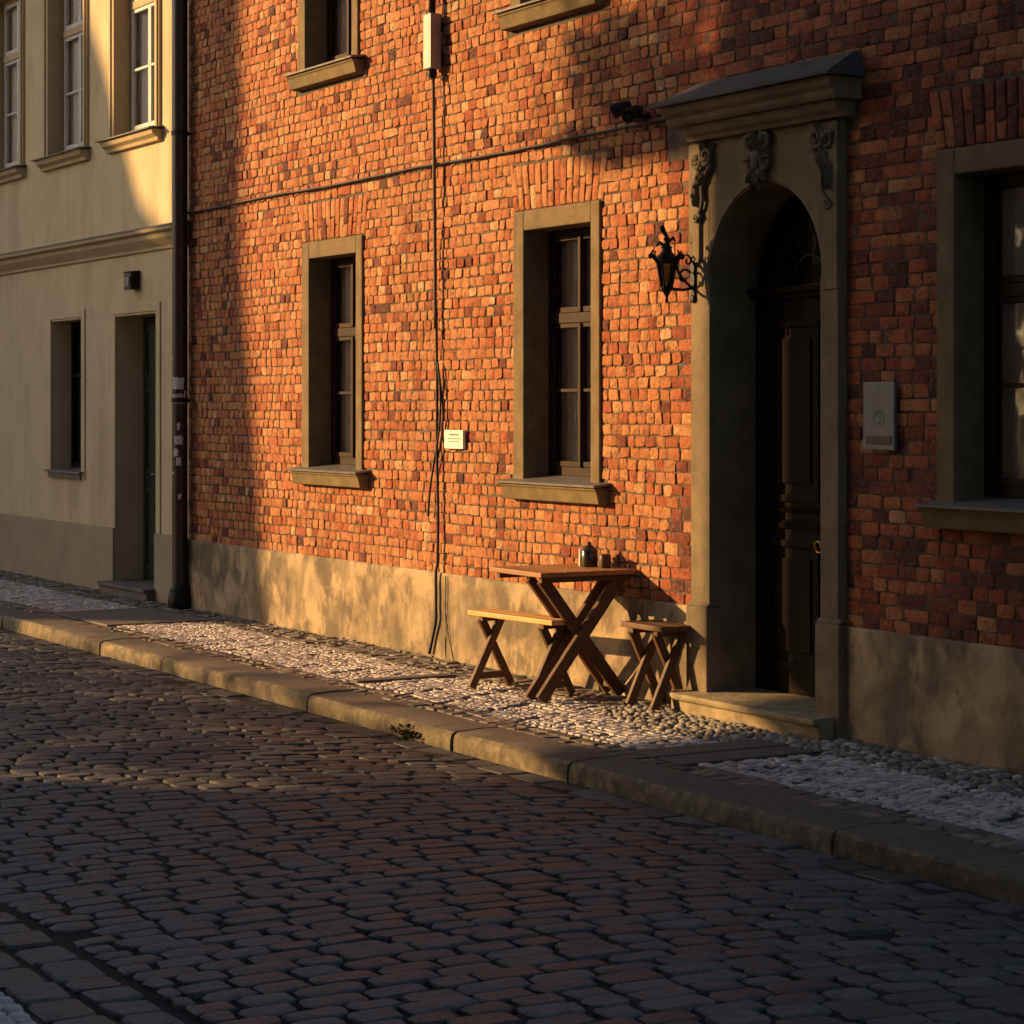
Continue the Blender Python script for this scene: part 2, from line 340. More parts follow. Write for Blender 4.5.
# kerb stones
kb = MB(); edges = [-30.0,-28.9,-27.6,-26.5,-25.2,-24.1,-22.9,-21.8,-20.6,-19.3,-18.2,-17.0,-15.9,-14.7,-13.55,-12.35,-11.1,-10.55,-9.40,-8.80,-7.35,-6.1,-4.9,-3.6,-2.4]
for a, b in zip(edges[:-1], edges[1:]):
    o = R.uniform(-.010,.010); t = R.uniform(-.006,.006); n = 9
    prof = [(-1.628,-.20),(-1.629,-.05),(-1.622,-.020),(-1.603,-.005),(-1.45,.004),(-1.335,.002),(-1.33,-.2)]
    vs = []; fs = []; m_ = len(prof)
    for i in range(n+1):
        xx = a+.007+(b-a-.014)*i/n
        for (py, pz) in prof:
            jj = .0030 if 0 < i < n else .002
            vs.append((xx, py+o+R.uniform(-jj,jj), pz+t+R.uniform(-jj,jj)*.6))
    for i in range(n):
        for k in range(m_-1): fs.append((i*m_+k, (i+1)*m_+k, (i+1)*m_+k+1, i*m_+k+1))
    fs.append(tuple(range(m_))); fs.append(tuple(n*m_+k for k in range(m_-1,-1,-1)))
    kb.add(vs, fs)
kerb = kb.build('kerb', M['kerb'], auto=.6); kerb.data.materials.append(M['kerb_top'])
for p_ in kerb.data.polygons:
    c_ = p_.center
    if abs(p_.normal.z) > .75 and c_.y > -1.60: p_.material_index = 1
tag(kerb, kind='structure')
kj = MB(); kj.box(-45, 4, -1.59, -1.335, -.2, -.035); tag(kj.build('kerb_bed', M['joint']), kind='structure')

# drain slabs and pebble patch keep the mosaic out of their outlines
SLABS = [(-18.30,-16.95,-1.20,-.30),(-9.50,-9.02,-1.22,-.42),(-12.83,-12.70,-1.13,-.42)]
def in_slab(x, y, m=.02):
    return any(a-m < x < b+m and c-m < y < d+m for a, b, c, d in SLABS)
def in_pebble(x, y): return ((x+10.0)/.95)**2 + ((y+.37)/.30)**2 < 1
def hexa(x0, x1, y0, y1, jit):
    j = lambda: R.uniform(-jit, jit); xm = (x0+x1)/2
    return [(x0+j(),y0+j()),(xm+j(),y0-jit*.6+j()*.4),(x1+j(),y0+j()),(x1+j(),y1+j()),(xm+j(),y1+jit*.6+j()*.4),(x0+j(),y1+j())]
def pave(mb, x0, x1, y0, y1, p0, p1, l0, l1, jit, zj, tilt=.06, skip=True, slope=.0, zt=0.0, dens=1):
    y = y0
    while y < y1 - p0*.5:
        p = min(R.uniform(p0, p1), y1-y)
        x = x0 + R.uniform(-l1, 0)
        while x < x1:
            L = R.uniform(l0, l1)
            yy = y + .016*math.sin(x*2.7+y*9) + .010*math.sin(x*7.1)
            cx, cy = x+L/2, yy+p/2
            seam = p1 < .07 and abs(((cx+.45*cy+.05*math.sin(cx*3)) % .41)-.2) < .02 and R.random() < .6
            if not (skip and (seam or in_slab(cx, cy) or in_pebble(cx, cy))):
                gp = R.uniform(.004,.009)
                mb.stone(hexa(x+gp, x+L-gp, yy+gp, yy+p-gp, jit), zt-.03, zt+R.uniform(-zj, zj), .0015, R.uniform(.004,.008), .002, flat,
                         bulge=R.uniform(0,.0015), tilt=(R.uniform(-tilt,tilt), R.uniform(-tilt,tilt)), mid=.82)
            x += L
        y += p
pv = MB(); pave(pv, -26, -5.0, -1.13, -.40, .046, .066, .045, .085, .009, .0022, tilt=.03)
tag(pv.build('pavement', M['mosaic'], fix=False, auto=.7), kind='structure')
pd = MB(); pave(pd, -26, -5.0, -1.325, -1.13, .085, .10, .08, .13, .008, .004)
pave(pd, -26, -10.9, -.40, -.02, .07, .10, .06, .13, .010, .006, tilt=.08)
tag(pd.build('pavement_border', M['mosaic_dark'], fix=False, auto=.7), kind='structure')
pr = MB(); pts_ = []
for i in range(14000):
    xx, yy = R.uniform(-11.0,-5.0), R.uniform(-.43,-.045); rr = R.uniform(.016,.040)
    if in_pebble(xx, yy) or in_slab(xx, yy, .03) or (yy > -.22 and -10.72 < xx < -9.3): continue
    if any((px-xx)**2+((py-yy)*1.2)**2 < ((prr+rr)*.88)**2 for px, py, prr in pts_[-900:] if abs(px-xx) < .13): continue
    pts_.append((xx, yy, rr)); pr.blob((xx, yy, -.004), (rr*R.uniform(1,1.3), rr*.86, rr*R.uniform(.35,.55)), .14, 9, 6)
tag(pr.build('pavement_rubble_strip', M['rubble'], smooth=True), kind='structure')
po = MB(); pave(po, -16, -1.0, -6.3, -5.2, .055, .075, .05, .085, .007, .004, skip=False, zt=ROAD_Z+.01)
tag(po.build('opposite_pavement', M['mosaic'], smooth=True, fix=False), kind='structure')
pb = MB(); pb.box(-45, 4, -1.33, 0.2, -.2, -.009); tag(pb.build('pavement_bed', M['joint_pale']), kind='structure')
p2 = MB(); p2.box(-45, 30, -9.4, -5.19, -.2, ROAD_Z-.006); tag(p2.build('opposite_pavement_bed', M['joint_pale']), kind='structure')
pe = MB(); n = 0
for i in range(5000):
    x, y = R.uniform(-10.98,-9.02), R.uniform(-.70,-.05)
    if not in_pebble(x, y) or in_slab(x, y, .0): continue
    if y > -.2: continue
    rr = R.uniform(.016,.034); ok = True
    for (px, py, prr) in pe.__dict__.setdefault('pts', []):
        if (px-x)**2+((py-y)*1.25)**2 < ((prr+rr)*.86)**2: ok = False; break
    if not ok: continue
    pe.pts.append((x, y, rr))
    pe.blob((x, y, .0), (rr*R.uniform(1,1.35), rr*.85, rr*R.uniform(.42,.65)), .10, 8, 6)
tag(pe.build('pebble_paving', M['pebble'], smooth=True), kind='structure')

def slab(name, label, k, pieces, z=.006):
    a, b, c, d = SLABS[k]; mb = MB()
    for (x0, x1, y0, y1) in pieces: mb.box(x0, x1, y0, y1, -.03, z+R.uniform(-.002,.003))
    return tag(mb.build(name, M['slab'], bevel=.006), label, 'paving slab')
slab('drain_slab', 'dark stone slab set flush in the pavement in front of the foot of the drainpipe', 0, [(-18.28,-17.63,-1.18,-.32),(-17.61,-16.97,-1.18,-.32)])
slab('drain_slab', 'dark stone channel slab crossing the pavement to the kerb in front of the arched door', 1, [(-9.49,-9.27,-1.21,-.43),(-9.255,-9.03,-1.21,-.43)])
slab('drain_slab', 'thin dark stone strip across the pale pavement between drainpipe and bench', 2, [(-12.82,-12.71,-1.12,-.43)])

# weed at the kerb
wd = MB()
for i in range(90):
    a = R.uniform(0, 6.28); r = R.uniform(0,.10); L = R.uniform(.02,.05)
    p = Vector((math.cos(a)*r*1.6, -abs(math.sin(a))*r*.8, R.uniform(.0,.065)*(1-r*5)))
    d = Vector((math.cos(a+R.uniform(-.6,.6)), -abs(math.sin(a)), R.uniform(.1,.9))).normalized(); s = d.cross(Vector((0,0,1))).normalized()*L*.32
    t = p+d*L
    wd.add([p, p+d*L*.5+s, t, p+d*L*.5-s+Vector((0,0,.004))], [(0,1,2,3)])
for i in range(8):
    a = R.uniform(0,6.28); wd.tube([(0,0,0),(math.cos(a)*.05,-abs(math.sin(a))*.03,.035)], .0018, 5)
o = wd.build('weed', M['leaf'], fix=False); o.location = (-11.03, -1.640, ROAD_Z); tag(o, 'small green weed growing at the foot of the kerb', 'weed')

# ------------------------------------------------------------------ brick house
bh = thing('brick_house', 'red brick house with plastered window frames and an arched stone doorway', 'house', (-12.5, 0, 0))
def child(o, parent, name=None):     # parent while keeping world placement (parents have no rotation)
    o.parent = parent
    p = parent; off = Vector((0,0,0))
    while p is not None: off += Vector(p.location); p = p.parent
    o.location = Vector(o.location) - off
    return o

X_L, X_R, TOP = -18.22, -5.0, 7.4
PZ = .565                                     # plinth top
WIN = [(-15.90,-14.87,1.225,2.935),(-12.69,-11.66,1.225,2.935),(-8.60,-7.57,1.225,2.935),
       (-15.97,-14.94,4.215,5.93),(-12.73,-11.70,4.215,5.93),(-8.60,-7.57,4.215,5.93)]
PX0, PX1, PTOP = -10.665, -9.322, 3.17         # portal outer edges
rects = []; arches = []
for (a, b, c, d) in WIN:
    rects.append((a-.0, b+.0, c-.02, d))
    rects.append((a-.06, b+.06, c-.10, c))
    arches.append((a-.02, b+.02, d, d+.295))
rects.append((PX0, PX1, 0, PTOP))
rects.append((PX0-.30, PX1+.10, PTOP-.02, PTOP+.24))
# backing wall with real openings
def wall_holes(mb, x0, x1, z0, z1, holes, y0, y1):
    xs = sorted({x0, x1, *[min(max(h[i], x0), x1) for h in holes for i in (0,1)]})
    zs = sorted({z0, z1, *[min(max(h[i], z0), z1) for h in holes for i in (2,3)]})
    for i in range(len(xs)-1):
        for j in range(len(zs)-1):
            cx, cz = (xs[i]+xs[i+1])/2, (zs[j]+zs[j+1])/2
            if any(h[0] < cx < h[1] and h[2] < cz < h[3] for h in holes): continue
            a, b, c, d = xs[i], xs[i+1], zs[j], zs[j+1]
            mb.add([(a,y0,c),(b,y0,c),(b,y0,d),(a,y0,d)], [(0,1,2,3)])
holes = [(a+.08, b-.08, c-.01, d-.06) for (a, b, c, d) in WIN] + [(PX0+.08, PX1-.08, -1, 3.0)]
wm = MB(); wall_holes(wm, X_L, X_R, PZ-.1, TOP, holes, 0, 0)
wm.box(X_L, X_R, .55, 6.0, -.1, TOP)          # body behind
wm.box(X_L, X_L+.02, .01, .55, 0, TOP); wm.box(X_R-.02, X_R, .01, .55, 0, TOP)
wall = wm.build('brick_wall', M['mortar'], fix=False); child(wall, bh)
bk = MB(); H0 = .0685
def bmap(a, b, h): return (a, -h, b)
def brick_rnd(x):
    r = R.random()
    if x > -10.9:                             # right-hand stretch: more overburnt bricks, and its shade put into darker, redder tones
        if r < .30: return R.uniform(0, .16)
        if r < .93: return R.uniform(.18, .60)
        return R.uniform(.55, .92)
    if r < .07: return R.uniform(0, .25)  # left stretch: sunlight put into paler, more orange tones
    if r < .24: return R.uniform(.3, .55)
    if r < .94: return R.uniform(.56, .84)
    return R.uniform(.85, 1.0)
def brick(x0, x1, z0, z1, rnd=None):
    g = R.uniform(.0022,.0050)
    if x1-x0 < .03: return
    dz = .0035*math.sin(x0*1.3+z0*4)+.002*math.sin(x0*5.1+z0*9); z0 += dz; z1 += dz
    poly = octo(x0+g, x1-g, z0+g*.9, z1-g*.9, R.uniform(.004,.014), .005 if x0 < -10.9 else .003)
    # octo runs anticlockwise in (x,z); seen from -y this is the outward side
    dep_ = R.uniform(.003,.0105) if x0 < -10.9 else R.uniform(.002,.007)
    bk.stone(poly, -.004, dep_, .001, R.uniform(.004,.008), .0034 if x0 < -10.9 else .0022, bmap, brick_rnd((x0+x1)/2) if rnd is None else rnd,
             bulge=R.uniform(-.001,.004), tilt=(R.uniform(-.05,.05), R.uniform(-.06,.06)), mid=.75)
z = PZ+.004; row = 0
while z < TOP-.09:
    H = H0 + R.uniform(-.0015,.0015); zc = z+H/2
    iv = [(X_L, X_R)]
    for (a, b, c, d) in rects + arches:
        if c < zc < d or (c < z+H*.75 and d > z+H*.25):
            nv = []
            for (p, q) in iv:
                if b <= p or a >= q: nv.append((p, q)); continue
                if a > p: nv.append((p, a))
                if b < q: nv.append((b, q))
            iv = nv
    for (p, q) in iv:
        x = p - (R.uniform(0,.06) if row % 2 else 0)
        while x < q-.005:
            st = .20 if x > -11 else .02
            L = R.uniform(.19,.24) if R.random() < st else (R.uniform(.105,.15) if x > -11 else R.uniform(.082,.122))
            if x < -15 : L *= .95
            x1 = min(x+L, q)
            if q-x1 < .045: x1 = q
            brick(max(x, p), x1, z, z+H)
            x = x1
    z += H; row += 1
# flat arches of upright bricks over the windows
for (a, b, c, d) in arches:
    n = 15; w_ = (b-a)/n; fan = .055
    for i in range(n):
        k0 = (i/n-.5)*2; k1 = ((i+1)/n-.5)*2
        for (za, zb) in ((c+.004, c+.10+(.06 if i % 2 else 0)), (c+.10+(.06 if i % 2 else 0), d)):
            t0 = (za-c)/(d-c); t1 = (zb-c)/(d-c); g = .004
            x00 = a+w_*i+fan*k0*t0+g; x01 = a+w_*(i+1)+fan*k1*t0-g; x10 = a+w_*i+fan*k0*t1+g; x11 = a+w_*(i+1)+fan*k1*t1-g
            poly = [(x00+.004,za+g),(x01-.004,za+g),(x01,za+g+.008),(x11,zb-g-.008),(x11-.004,zb-g),(x10+.004,zb-g),(x10,zb-g-.008),(x00,za+g+.008)]
            poly = [(px+R.uniform(-.002,.002), pz+R.uniform(-.002,.002)) for px, pz in poly]
            bk.stone(poly, -.004, R.uniform(.007,.014), .002, .011, .002, bmap, brick_rnd((a+b)/2), bulge=.002, mid=.75)
bo = bk.build('brickwork', M['brick'], fix=False, auto=.55); bo.parent = wall; bo.location = (0,0,0)
# eave and roof above the picture
rf = MB(); rf.prof_x([(-.45,TOP+.02),(3.0,TOP+3.2),(6.4,TOP+.02)], X_L-.0, X_R+.2); child(rf.build('roof', M['tile']), bh)
# plinth of rough render, in two runs either side of the doorway
def plinth_run(x0, x1):
    nx = max(2, int((x1-x0)/.12)); nz = 8; vs = []; fs = []
    for i in range(nx+1):
        for j in range(nz+1):
            xx = x0+(x1-x0)*i/nx; zz = -.05+(PZ+.05)*j/nz
            vs.append((xx, -.030 - (.006*math.sin(xx*3.1+zz*5)+.004*math.sin(xx*9.7-zz*7)+R.uniform(-.002,.002))*(1 if 0 < i < nx else .2), zz))
    for i in range(nx):
        for j in range(nz):
            a = i*(nz+1)+j; fs.append((a, a+nz+1, a+nz+2, a+1))
    # weathered top edge
    b = len(vs)
    for i in range(nx+1):
        xx = x0+(x1-x0)*i/nx; vs.append((xx, -.022, PZ+.010)); vs.append((xx, .02, PZ+.012))
    for i in range(nx):
        t = i*(nz+1)+nz; u = (i+1)*(nz+1)+nz
        fs.append((t, u, b+2*(i+1), b+2*i)); fs.append((b+2*i, b+2*(i+1), b+2*(i+1)+1, b+2*i+1))
    mb = MB(); mb.add(vs, fs); return mb.build('plinth', M['plinth'], fix=False, auto=.7)
child(plinth_run(X_L, PX0-.003), bh); child(plinth_run(PX1+.003, X_R), bh)
ck = MB()
ck.tube([(-13.575+.004*math.sin(i*.9)+.002*R.uniform(-1,1), -.036, .56-.55*i/14) for i in range(15)], [.002+.003*R.random() for _ in range(15)], 5)
ck.tube([(-13.56+.10*t**1.5, -.040, .30-.29*t) for t in [i/8 for i in range(9)]], .003, 5)
child(ck.build('render_crack', M['joint']), bh)

# windows
def brown_window(w, h, upper=False):
    """origin at the lower left corner of the plastered frame on the wall face"""
    root = bpy.data.objects.new('window', None); COL.objects.link(root); root.parent = bh
    lw, rw, hd, dep = .128, .10, .125, .23
    s = MB()
    s.box(0, lw, -.026, dep, 0, h); s.box(w-rw, w, -.026, dep, 0, h); s.box(lw+.0005, w-rw-.0005, -.0255, dep, h-hd, h-.0005)
    s.build('window_surround', M['surround'], root, bevel=.010)
    sl = MB(); sl.prof_x([(-.022,-.118),(-.075,-.112),(-.095,-.035),(-.105,-.028),(-.105,-.014),(.02,-.014),(.02,-.118)], -.035, w+.075)
    sl.build('sill', M['sill_stone'], root, bevel=.006)
    sm = MB(); sm.prof_x([(-.125,-.012),(-.127,-.001),(-.121,.003),(dep-.02,.042),(dep-.02,.030),(-.11,-.012)], -.05, w+.10)
    sm.build('sill_cover', M['sill_metal'], root)
    x0, x1, z0, z1 = lw+.004, w-rw-.004, .036, h-hd-.002
    y0, y1 = .160, .210; f = MB(); fw = .040
    f.box(x0, x0+fw, y0, y1, z0, z1); f.box(x1-fw, x1, y0, y1, z0, z1)
    f.box(x0+fw, x1-fw, y0+.001, y1, z1-fw, z1); f.box(x0+fw, x1-fw, y0+.001, y1, z0, z0+.055)
    zt = z0+(z1-z0)*.64; f.box(x0+fw, x1-fw, y0-.012, y1, zt-.032, zt+.032)
    xm = (x0+x1)/2
    fr = f.build('frame', M['brown_wood'], root, bevel=.005)
    ls = MB()
    for (a, b) in ((x0+fw+.002, xm-.001), (xm+.001, x1-fw-.002)):
        for (c, d, mun) in ((z0+.057, zt-.034, True), (zt+.034, z1-fw-.002, False)):
            t = .027
            ls.box(a, a+t, y0-.006, y0+.026, c, d); ls.box(b-t, b, y0-.006, y0+.026, c, d)
            ls.box(a+t, b-t, y0-.005, y0+.026, c, c+t+.008); ls.box(a+t, b-t, y0-.005, y0+.026, d-t, d)
            if mun: ls.box(a+t, b-t, y0-.003, y0+.024, (c+d)/2-.011+.03, (c+d)/2+.011+.03)
    lm = MB(); lm.box(xm-.016, xm+.016, y0-.020, y0-.0065, z0+.057, z1-fw-.002)
    ls.box(xm-.016, xm+.016, y0-.020, y0-.0065, z0+.057, zt-.034); ls.box(xm-.016, xm+.016, y0-.020, y0-.0065, zt+.034, z1-fw-.002)
    ls.build('sash', M['brown_wood'], root, bevel=.004)
    p = MB(); p.add([(x0,y0+.012,z0+.03),(x1,y0+.012,z0+.03),(x1,y0+.012,z1-.03),(x0,y0+.012,z1-.03)], [(0,1,2,3)])
    p.build('pane', M['glass'], root, fix=False)
    c = MB(); n = 60; vs = []; fs = []
    for i in range(n+1):
        xx = x0+(x1-x0)*i/n; yy = .232+.010*math.sin(i*1.05)+.006*math.sin(i*2.3)
        if abs(xx-xm) < .035: yy += .03
        vs += [(xx, yy, z0), (xx, yy, z1)]
    for i in range(n): fs.append((2*i, 2*i+2, 2*i+3, 2*i+1))
    c.add(vs, fs); c.build('curtain', M['curtain'], root, smooth=True, fix=False)
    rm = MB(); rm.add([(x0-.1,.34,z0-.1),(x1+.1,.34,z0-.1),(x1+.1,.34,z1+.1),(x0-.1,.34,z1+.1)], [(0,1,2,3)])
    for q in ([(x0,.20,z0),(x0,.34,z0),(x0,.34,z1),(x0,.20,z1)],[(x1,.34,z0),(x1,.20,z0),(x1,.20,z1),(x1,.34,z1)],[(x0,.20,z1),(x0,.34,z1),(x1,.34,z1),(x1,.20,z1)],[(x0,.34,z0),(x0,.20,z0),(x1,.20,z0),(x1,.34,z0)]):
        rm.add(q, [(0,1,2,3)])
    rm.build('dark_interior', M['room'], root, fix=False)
    return root
proto = brown_window(1.03, 1.71)
for i, (a, b, c, d) in enumerate(WIN):
    o = proto if i == 0 else copy_tree(proto, bh)
    o.location = Vector((a, 0, c)) - bh.location

# ---- stone doorway
OX0, OX1, SPR = -10.487, -9.487, 2.385
rad = (OX1-OX0)/2; cxd = (OX0+OX1)/2; dep = .30; PY = -.042
pt = MB(); n = 28
arc = [(cxd-rad*math.cos(math.pi*i/n), SPR+rad*1.02*math.sin(math.pi*i/n)) for i in range(n+1)]
inner = [(OX0, 0.0)] + [(OX0, SPR*.5)] + arc + [(OX1, SPR*.5), (OX1, 0.0)]
def tops(x): return (x, PTOP)
vs = []; fs = []
def q(a): 
    b = len(vs); vs.extend(a); fs.append(tuple(range(b, b+len(a))))
q([(PX0,PY,0),(OX0,PY,0),(OX0,PY,SPR),(PX0,PY,SPR)]); q([(OX1,PY,0),(PX1,PY,0),(PX1,PY,SPR),(OX1,PY,SPR)])
q([(PX0,PY,SPR),(OX0,PY,SPR),(OX0,PY,PTOP),(PX0,PY,PTOP)]); q([(OX1,PY,SPR),(PX1,PY,SPR),(PX1,PY,PTOP),(OX1,PY,PTOP)])
for (x0, z0), (x1, z1) in zip(arc[:-1], arc[1:]): q([(x0,PY,z0),(x1,PY,z1),(x1,PY,PTOP),(x0,PY,PTOP)])
ch = .018
for (x0, z0), (x1, z1) in zip(inner[:-1], inner[1:]):
    q([(x0,PY,z0),(x0,dep,z0),(x1,dep,z1),(x1,PY,z1)])
q([(PX0,PY,0),(PX0,PY,PTOP),(PX0,.05,PTOP),(PX0,.05,0)]); q([(PX1,PY,0),(PX1,.05,0),(PX1,.05,PTOP),(PX1,PY,PTOP)])
pt.add(vs, fs)
# impost bands and a raised edge strip up each side
ptl = pt.build('door_surround', M['portal'], fix=False)
bm = bmesh.new(); bm.from_mesh(ptl.data); bmesh.ops.remove_doubles(bm, verts=bm.verts, dist=.0005); bmesh.ops.recalc_face_normals(bm, faces=bm.faces)
es = [e for e in bm.edges if len(e.link_faces) == 2 and e.calc_face_angle(0) > 1.0]
bmesh.ops.bevel(bm, geom=es, offset=.010, segments=2, affect='EDGES', clamp_overlap=True); bm.to_mesh(ptl.data); bm.free()
child(ptl, bh)
def sub(mb, name, m, parent, **k):
    o = mb.build(name, m, None, **k); child(o, parent); return o
for (a, b, c, d, t) in ((PX1-.055,PX1-.004,PZ+.05,2.299,.014),(PX1-.135,PX1-.004,2.30,PTOP-.01,.02),(PX0+.004,PX0+.105,2.50,PTOP-.01,.02)):
    e = MB(); e.box(a, b, PY-t, PY+.01, c, d); sub(e, 'pilaster_strip', M['portal'], ptl, bevel=.005)
for (a, b) in ((PX0-.012, OX0+.012), (OX1-.012, PX1+.02)):
    m_ = MB(); m_.box(a, b, PY-.028, .04, -.02, PZ+.02); m_.prof_x([(PY-.028,PZ+.0205),(PY-.002,PZ+.045),(.04,PZ+.045),(.04,PZ+.0205)], a+.001, b-.001)
    sub(m_, 'plinth_block', M['portal'], ptl, bevel=.010)
# hood
hx0, hx1 = -10.76, -9.18; hz = PTOP
hd = MB()
hd.prof_x([(.0,hz+.002),(-.085,hz+.002),(-.095,hz+.022),(-.12,hz+.038),(-.135,hz+.065),(-.135,hz+.085),(.0,hz+.085)], hx0+.12, hx1-.07)
hd.prof_x([(.0,hz+.0855),(-.165,hz+.0855),(-.180,hz+.105),(-.180,hz+.130),(-.205,hz+.150),(-.215,hz+.175),(-.215,hz+.195),(.0,hz+.195)], hx0+.045, hx1-.02)
hood = sub(hd, 'door_hood', M['portal'], ptl, bevel=.005)
hr = MB(); zt = hz+.197
# sheet-metal pent roof, hipped at both ends, with a thin drip edge
a0, a1 = hx0-.02, hx1+.02
V = [(a0,-.25,zt),(a1,-.25,zt),(a1,.0,zt),(a0,.0,zt),(a0,-.25,zt+.014),(a1,-.25,zt+.014),(a1,.0,zt+.014),(a0,.0,zt+.014),(a0+.16,-.03,zt+.135),(a1-.06,-.03,zt+.135),(a0+.16,.0,zt+.14),(a1-.06,.0,zt+.14)]
hr.add(V, [(0,3,2,1),(0,1,5,4),(1,2,6,5),(3,0,4,7),(4,5,9,8),(5,6,11,9),(7,4,8,10),(8,9,11,10)])
# carved ornaments
def spiral(c, r0, turns, sgn=1, start=0, y=0, n=22, tail=None):
    pts = []
    for i in range(n+1):
        t = i/n; a = start+sgn*turns*2*math.pi*t; r = r0*(1-.85*t)
        pts.append((c[0]+r*math.cos(a), y-.012*t, c[1]+r*math.sin(a)))
    return pts
def leaf_strip(mb, p, ang, L, wd, y, curl=.02):
    """an acanthus-like leaf: a ridged, lobed blade standing off the stone"""
    ca, sa = math.cos(ang), math.sin(ang); vs = []; fs = []; n = 8
    for i in range(n+1):
        t = i/n; w_ = wd*math.sin(math.pi*min(1, .18+.82*t))**.7*(1+.30*math.sin(t*19)); lift = .010+curl*math.sin(t*math.pi*.9)
        for k, yy in ((-1, .012), (-.5, -lift*.4), (0, -lift), (.5, -lift*.4), (1, .012)):
            vs.append((p[0]+ca*L*t-sa*w_*k, y+yy, p[1]+sa*L*t+ca*w_*k))
    for i in range(n):
        for k in range(4): a = i*5+k; fs.append((a, a+1, a+6, a+5))
    mb.add(vs, fs)
def scroll_bracket(x, z, sgn):
    mb = MB(); y = PY-.020
    mb.prism([(x+sgn*-.115,z+.10),(x+sgn*.10,z+.10),(x+sgn*.04,z-.05),(x-sgn*.055,z-.20),(x-sgn*.075,z-.33),(x-sgn*.115,z-.33)], PY-.014, PY+.01)
    mb.tube(spiral((x+sgn*.035,z+.035), .060, 1.9, sgn, math.pi*.5, y, 36), [.017-.009*i/36 for i in range(37)], 8)
    mb.tube(spiral((x-sgn*.062,z+.015), .048, 1.7, -sgn, math.pi*.2, y, 34), [.015-.008*i/34 for i in range(35)], 8)
    pts = [(x+sgn*(.085-.165*t-.035*math.sin(t*5.5)), y, z-.02-.27*t) for t in [i/18 for i in range(19)]]
    mb.tube(pts, [.017-.006*i/18 for i in range(19)], 8)
    mb.tube(spiral((pts[-1][0],z-.305), .030, 1.4, sgn, 0, y, 24), [.013-.006*i/24 for i in range(25)], 8)
    for (dx, dz, an, L) in ((.00,-.02,-1.9,.12),(-.04,-.04,-1.6,.16),(.03,-.05,-2.2,.10),(-.075,-.10,-1.5,.14),(.0,.06,1.2,.06),(-.02,.0,2.4,.07)):
        leaf_strip(mb, (x+sgn*dx, z+dz), an if sgn > 0 else math.pi-an, L, .022, y-.008)
    mb.blob((x-sgn*.012, y-.008, z+.0), (.018,.018,.018), .05)
    return mb
sub(scroll_bracket(PX0+.145, 3.05, 1), 'carved_scroll', M['portal_dark'], ptl, smooth=True)
sub(scroll_bracket(PX1-.135, 3.05, -1), 'carved_scroll', M['portal_dark'], ptl, smooth=True)
cr = MB(); y = PY-.022; cx0 = cxd-.02; cz = 3.04
cr.prism([(cx0-.085,cz+.12),(cx0+.085,cz+.12),(cx0+.10,cz+.02),(cx0+.06,cz-.10),(cx0,cz-.155),(cx0-.06,cz-.10),(cx0-.10,cz+.02)], PY-.020, PY+.01)
cr.blob((cx0, y-.002, cz-.02), (.042,.030,.060), .06, 12, 9)
for sg in (-1, 1):
    cr.tube(spiral((cx0+sg*.068, cz+.085), .052, 1.9, sg, math.pi*.6, y, 36), [.016-.008*i/36 for i in range(37)], 8)
    cr.tube(spiral((cx0+sg*.062, cz-.045), .038, 1.6, -sg, math.pi*.3, y, 30), [.013-.006*i/30 for i in range(31)], 8)
    for (dx, dz, an, L) in ((.03,.03,.9,.08),(.035,-.02,.1,.08),(.02,-.07,-.9,.09),(.01,-.09,-1.35,.10)):
        leaf_strip(cr, (cx0+sg*dx, cz+dz), an if sg > 0 else math.pi-an, L, .020, y-.010)
leaf_strip(cr, (cx0, cz+.03), math.pi/2, .10, .030, y-.014); leaf_strip(cr, (cx0, cz-.07), -math.pi/2, .10, .026, y-.012)
cr.blob((cx0, y-.006, cz+.035), (.018,.018,.018), .05)
sub(cr, 'carved_cartouche', M['portal_dark'], ptl, smooth=True)
hro = hr.build('hood_roof', M['roof_metal']); child(hro, ptl)
# doorstep
st = MB(); st.prof_x([(-.165,-.03),(-.165,.062),(-.195,.070),(-.203,.088),(-.198,.106),(.0,.118),(dep+.05,.120),(dep+.05,-.03)], PX0-.02, PX1-.02)
sto = st.build('doorstep', M['step'], bevel=.008); child(sto, bh)
# door leaf
DY = dep-.03
dr = MB(); dz0, dz1 = .125, 2.29
dr.box(OX0+.002, OX0+.66, DY, DY+.05, dz0, dz1); dr.box(OX0+.663, OX1-.002, DY, DY+.05, dz0, dz1)
dr.box(OX0+.645, OX0+.685, DY-.022, DY-.0005, dz0+.02, dz1-.002)
door = dr.build('door', M['dark_wood'], bevel=.005); child(door, bh)
for (a, b) in ((OX0+.14, OX0+.60), (OX0+.73, OX1-.06)):
    for (c, d) in ((dz0+.13, dz0+.84), (dz0+1.05, dz1-.12)):
        m_ = MB(); t = .030
        for (x0, x1, z0, z1) in ((a, a+t, c, d), (b-t, b, c, d), (a+t, b-t, c, c+t*1.3), (a+t, b-t, d-t*1.3, d)): m_.box(x0, x1, DY-.018, DY-.0005, z0, z1)
        m_.box(a+t+.05, b-t-.05, DY-.012, DY-.0005, c+.10, d-.10)
        sub(m_, 'door_panel', M['dark_wood'], door, bevel=.007)
    m_ = MB(); m_.prof_x([(DY-.0005,dz0+.90),(DY-.022,dz0+.905),(DY-.030,dz0+.93),(DY-.012,dz0+.945),(DY-.0005,dz0+.95)], a-.01, b+.01)
    m_.prof_x([(DY-.0005,dz0+.99),(DY-.012,dz0+.995),(DY-.024,dz0+1.012),(DY-.0005,dz0+1.02)], a-.01, b+.01); sub(m_, 'door_rail', M['dark_wood'], door)
hn = MB(); hx = OX0+.605; hzz = .955
hn.lathe([(.024,0),(.024,.006),(.012,.010)], (0,0,0), 16)
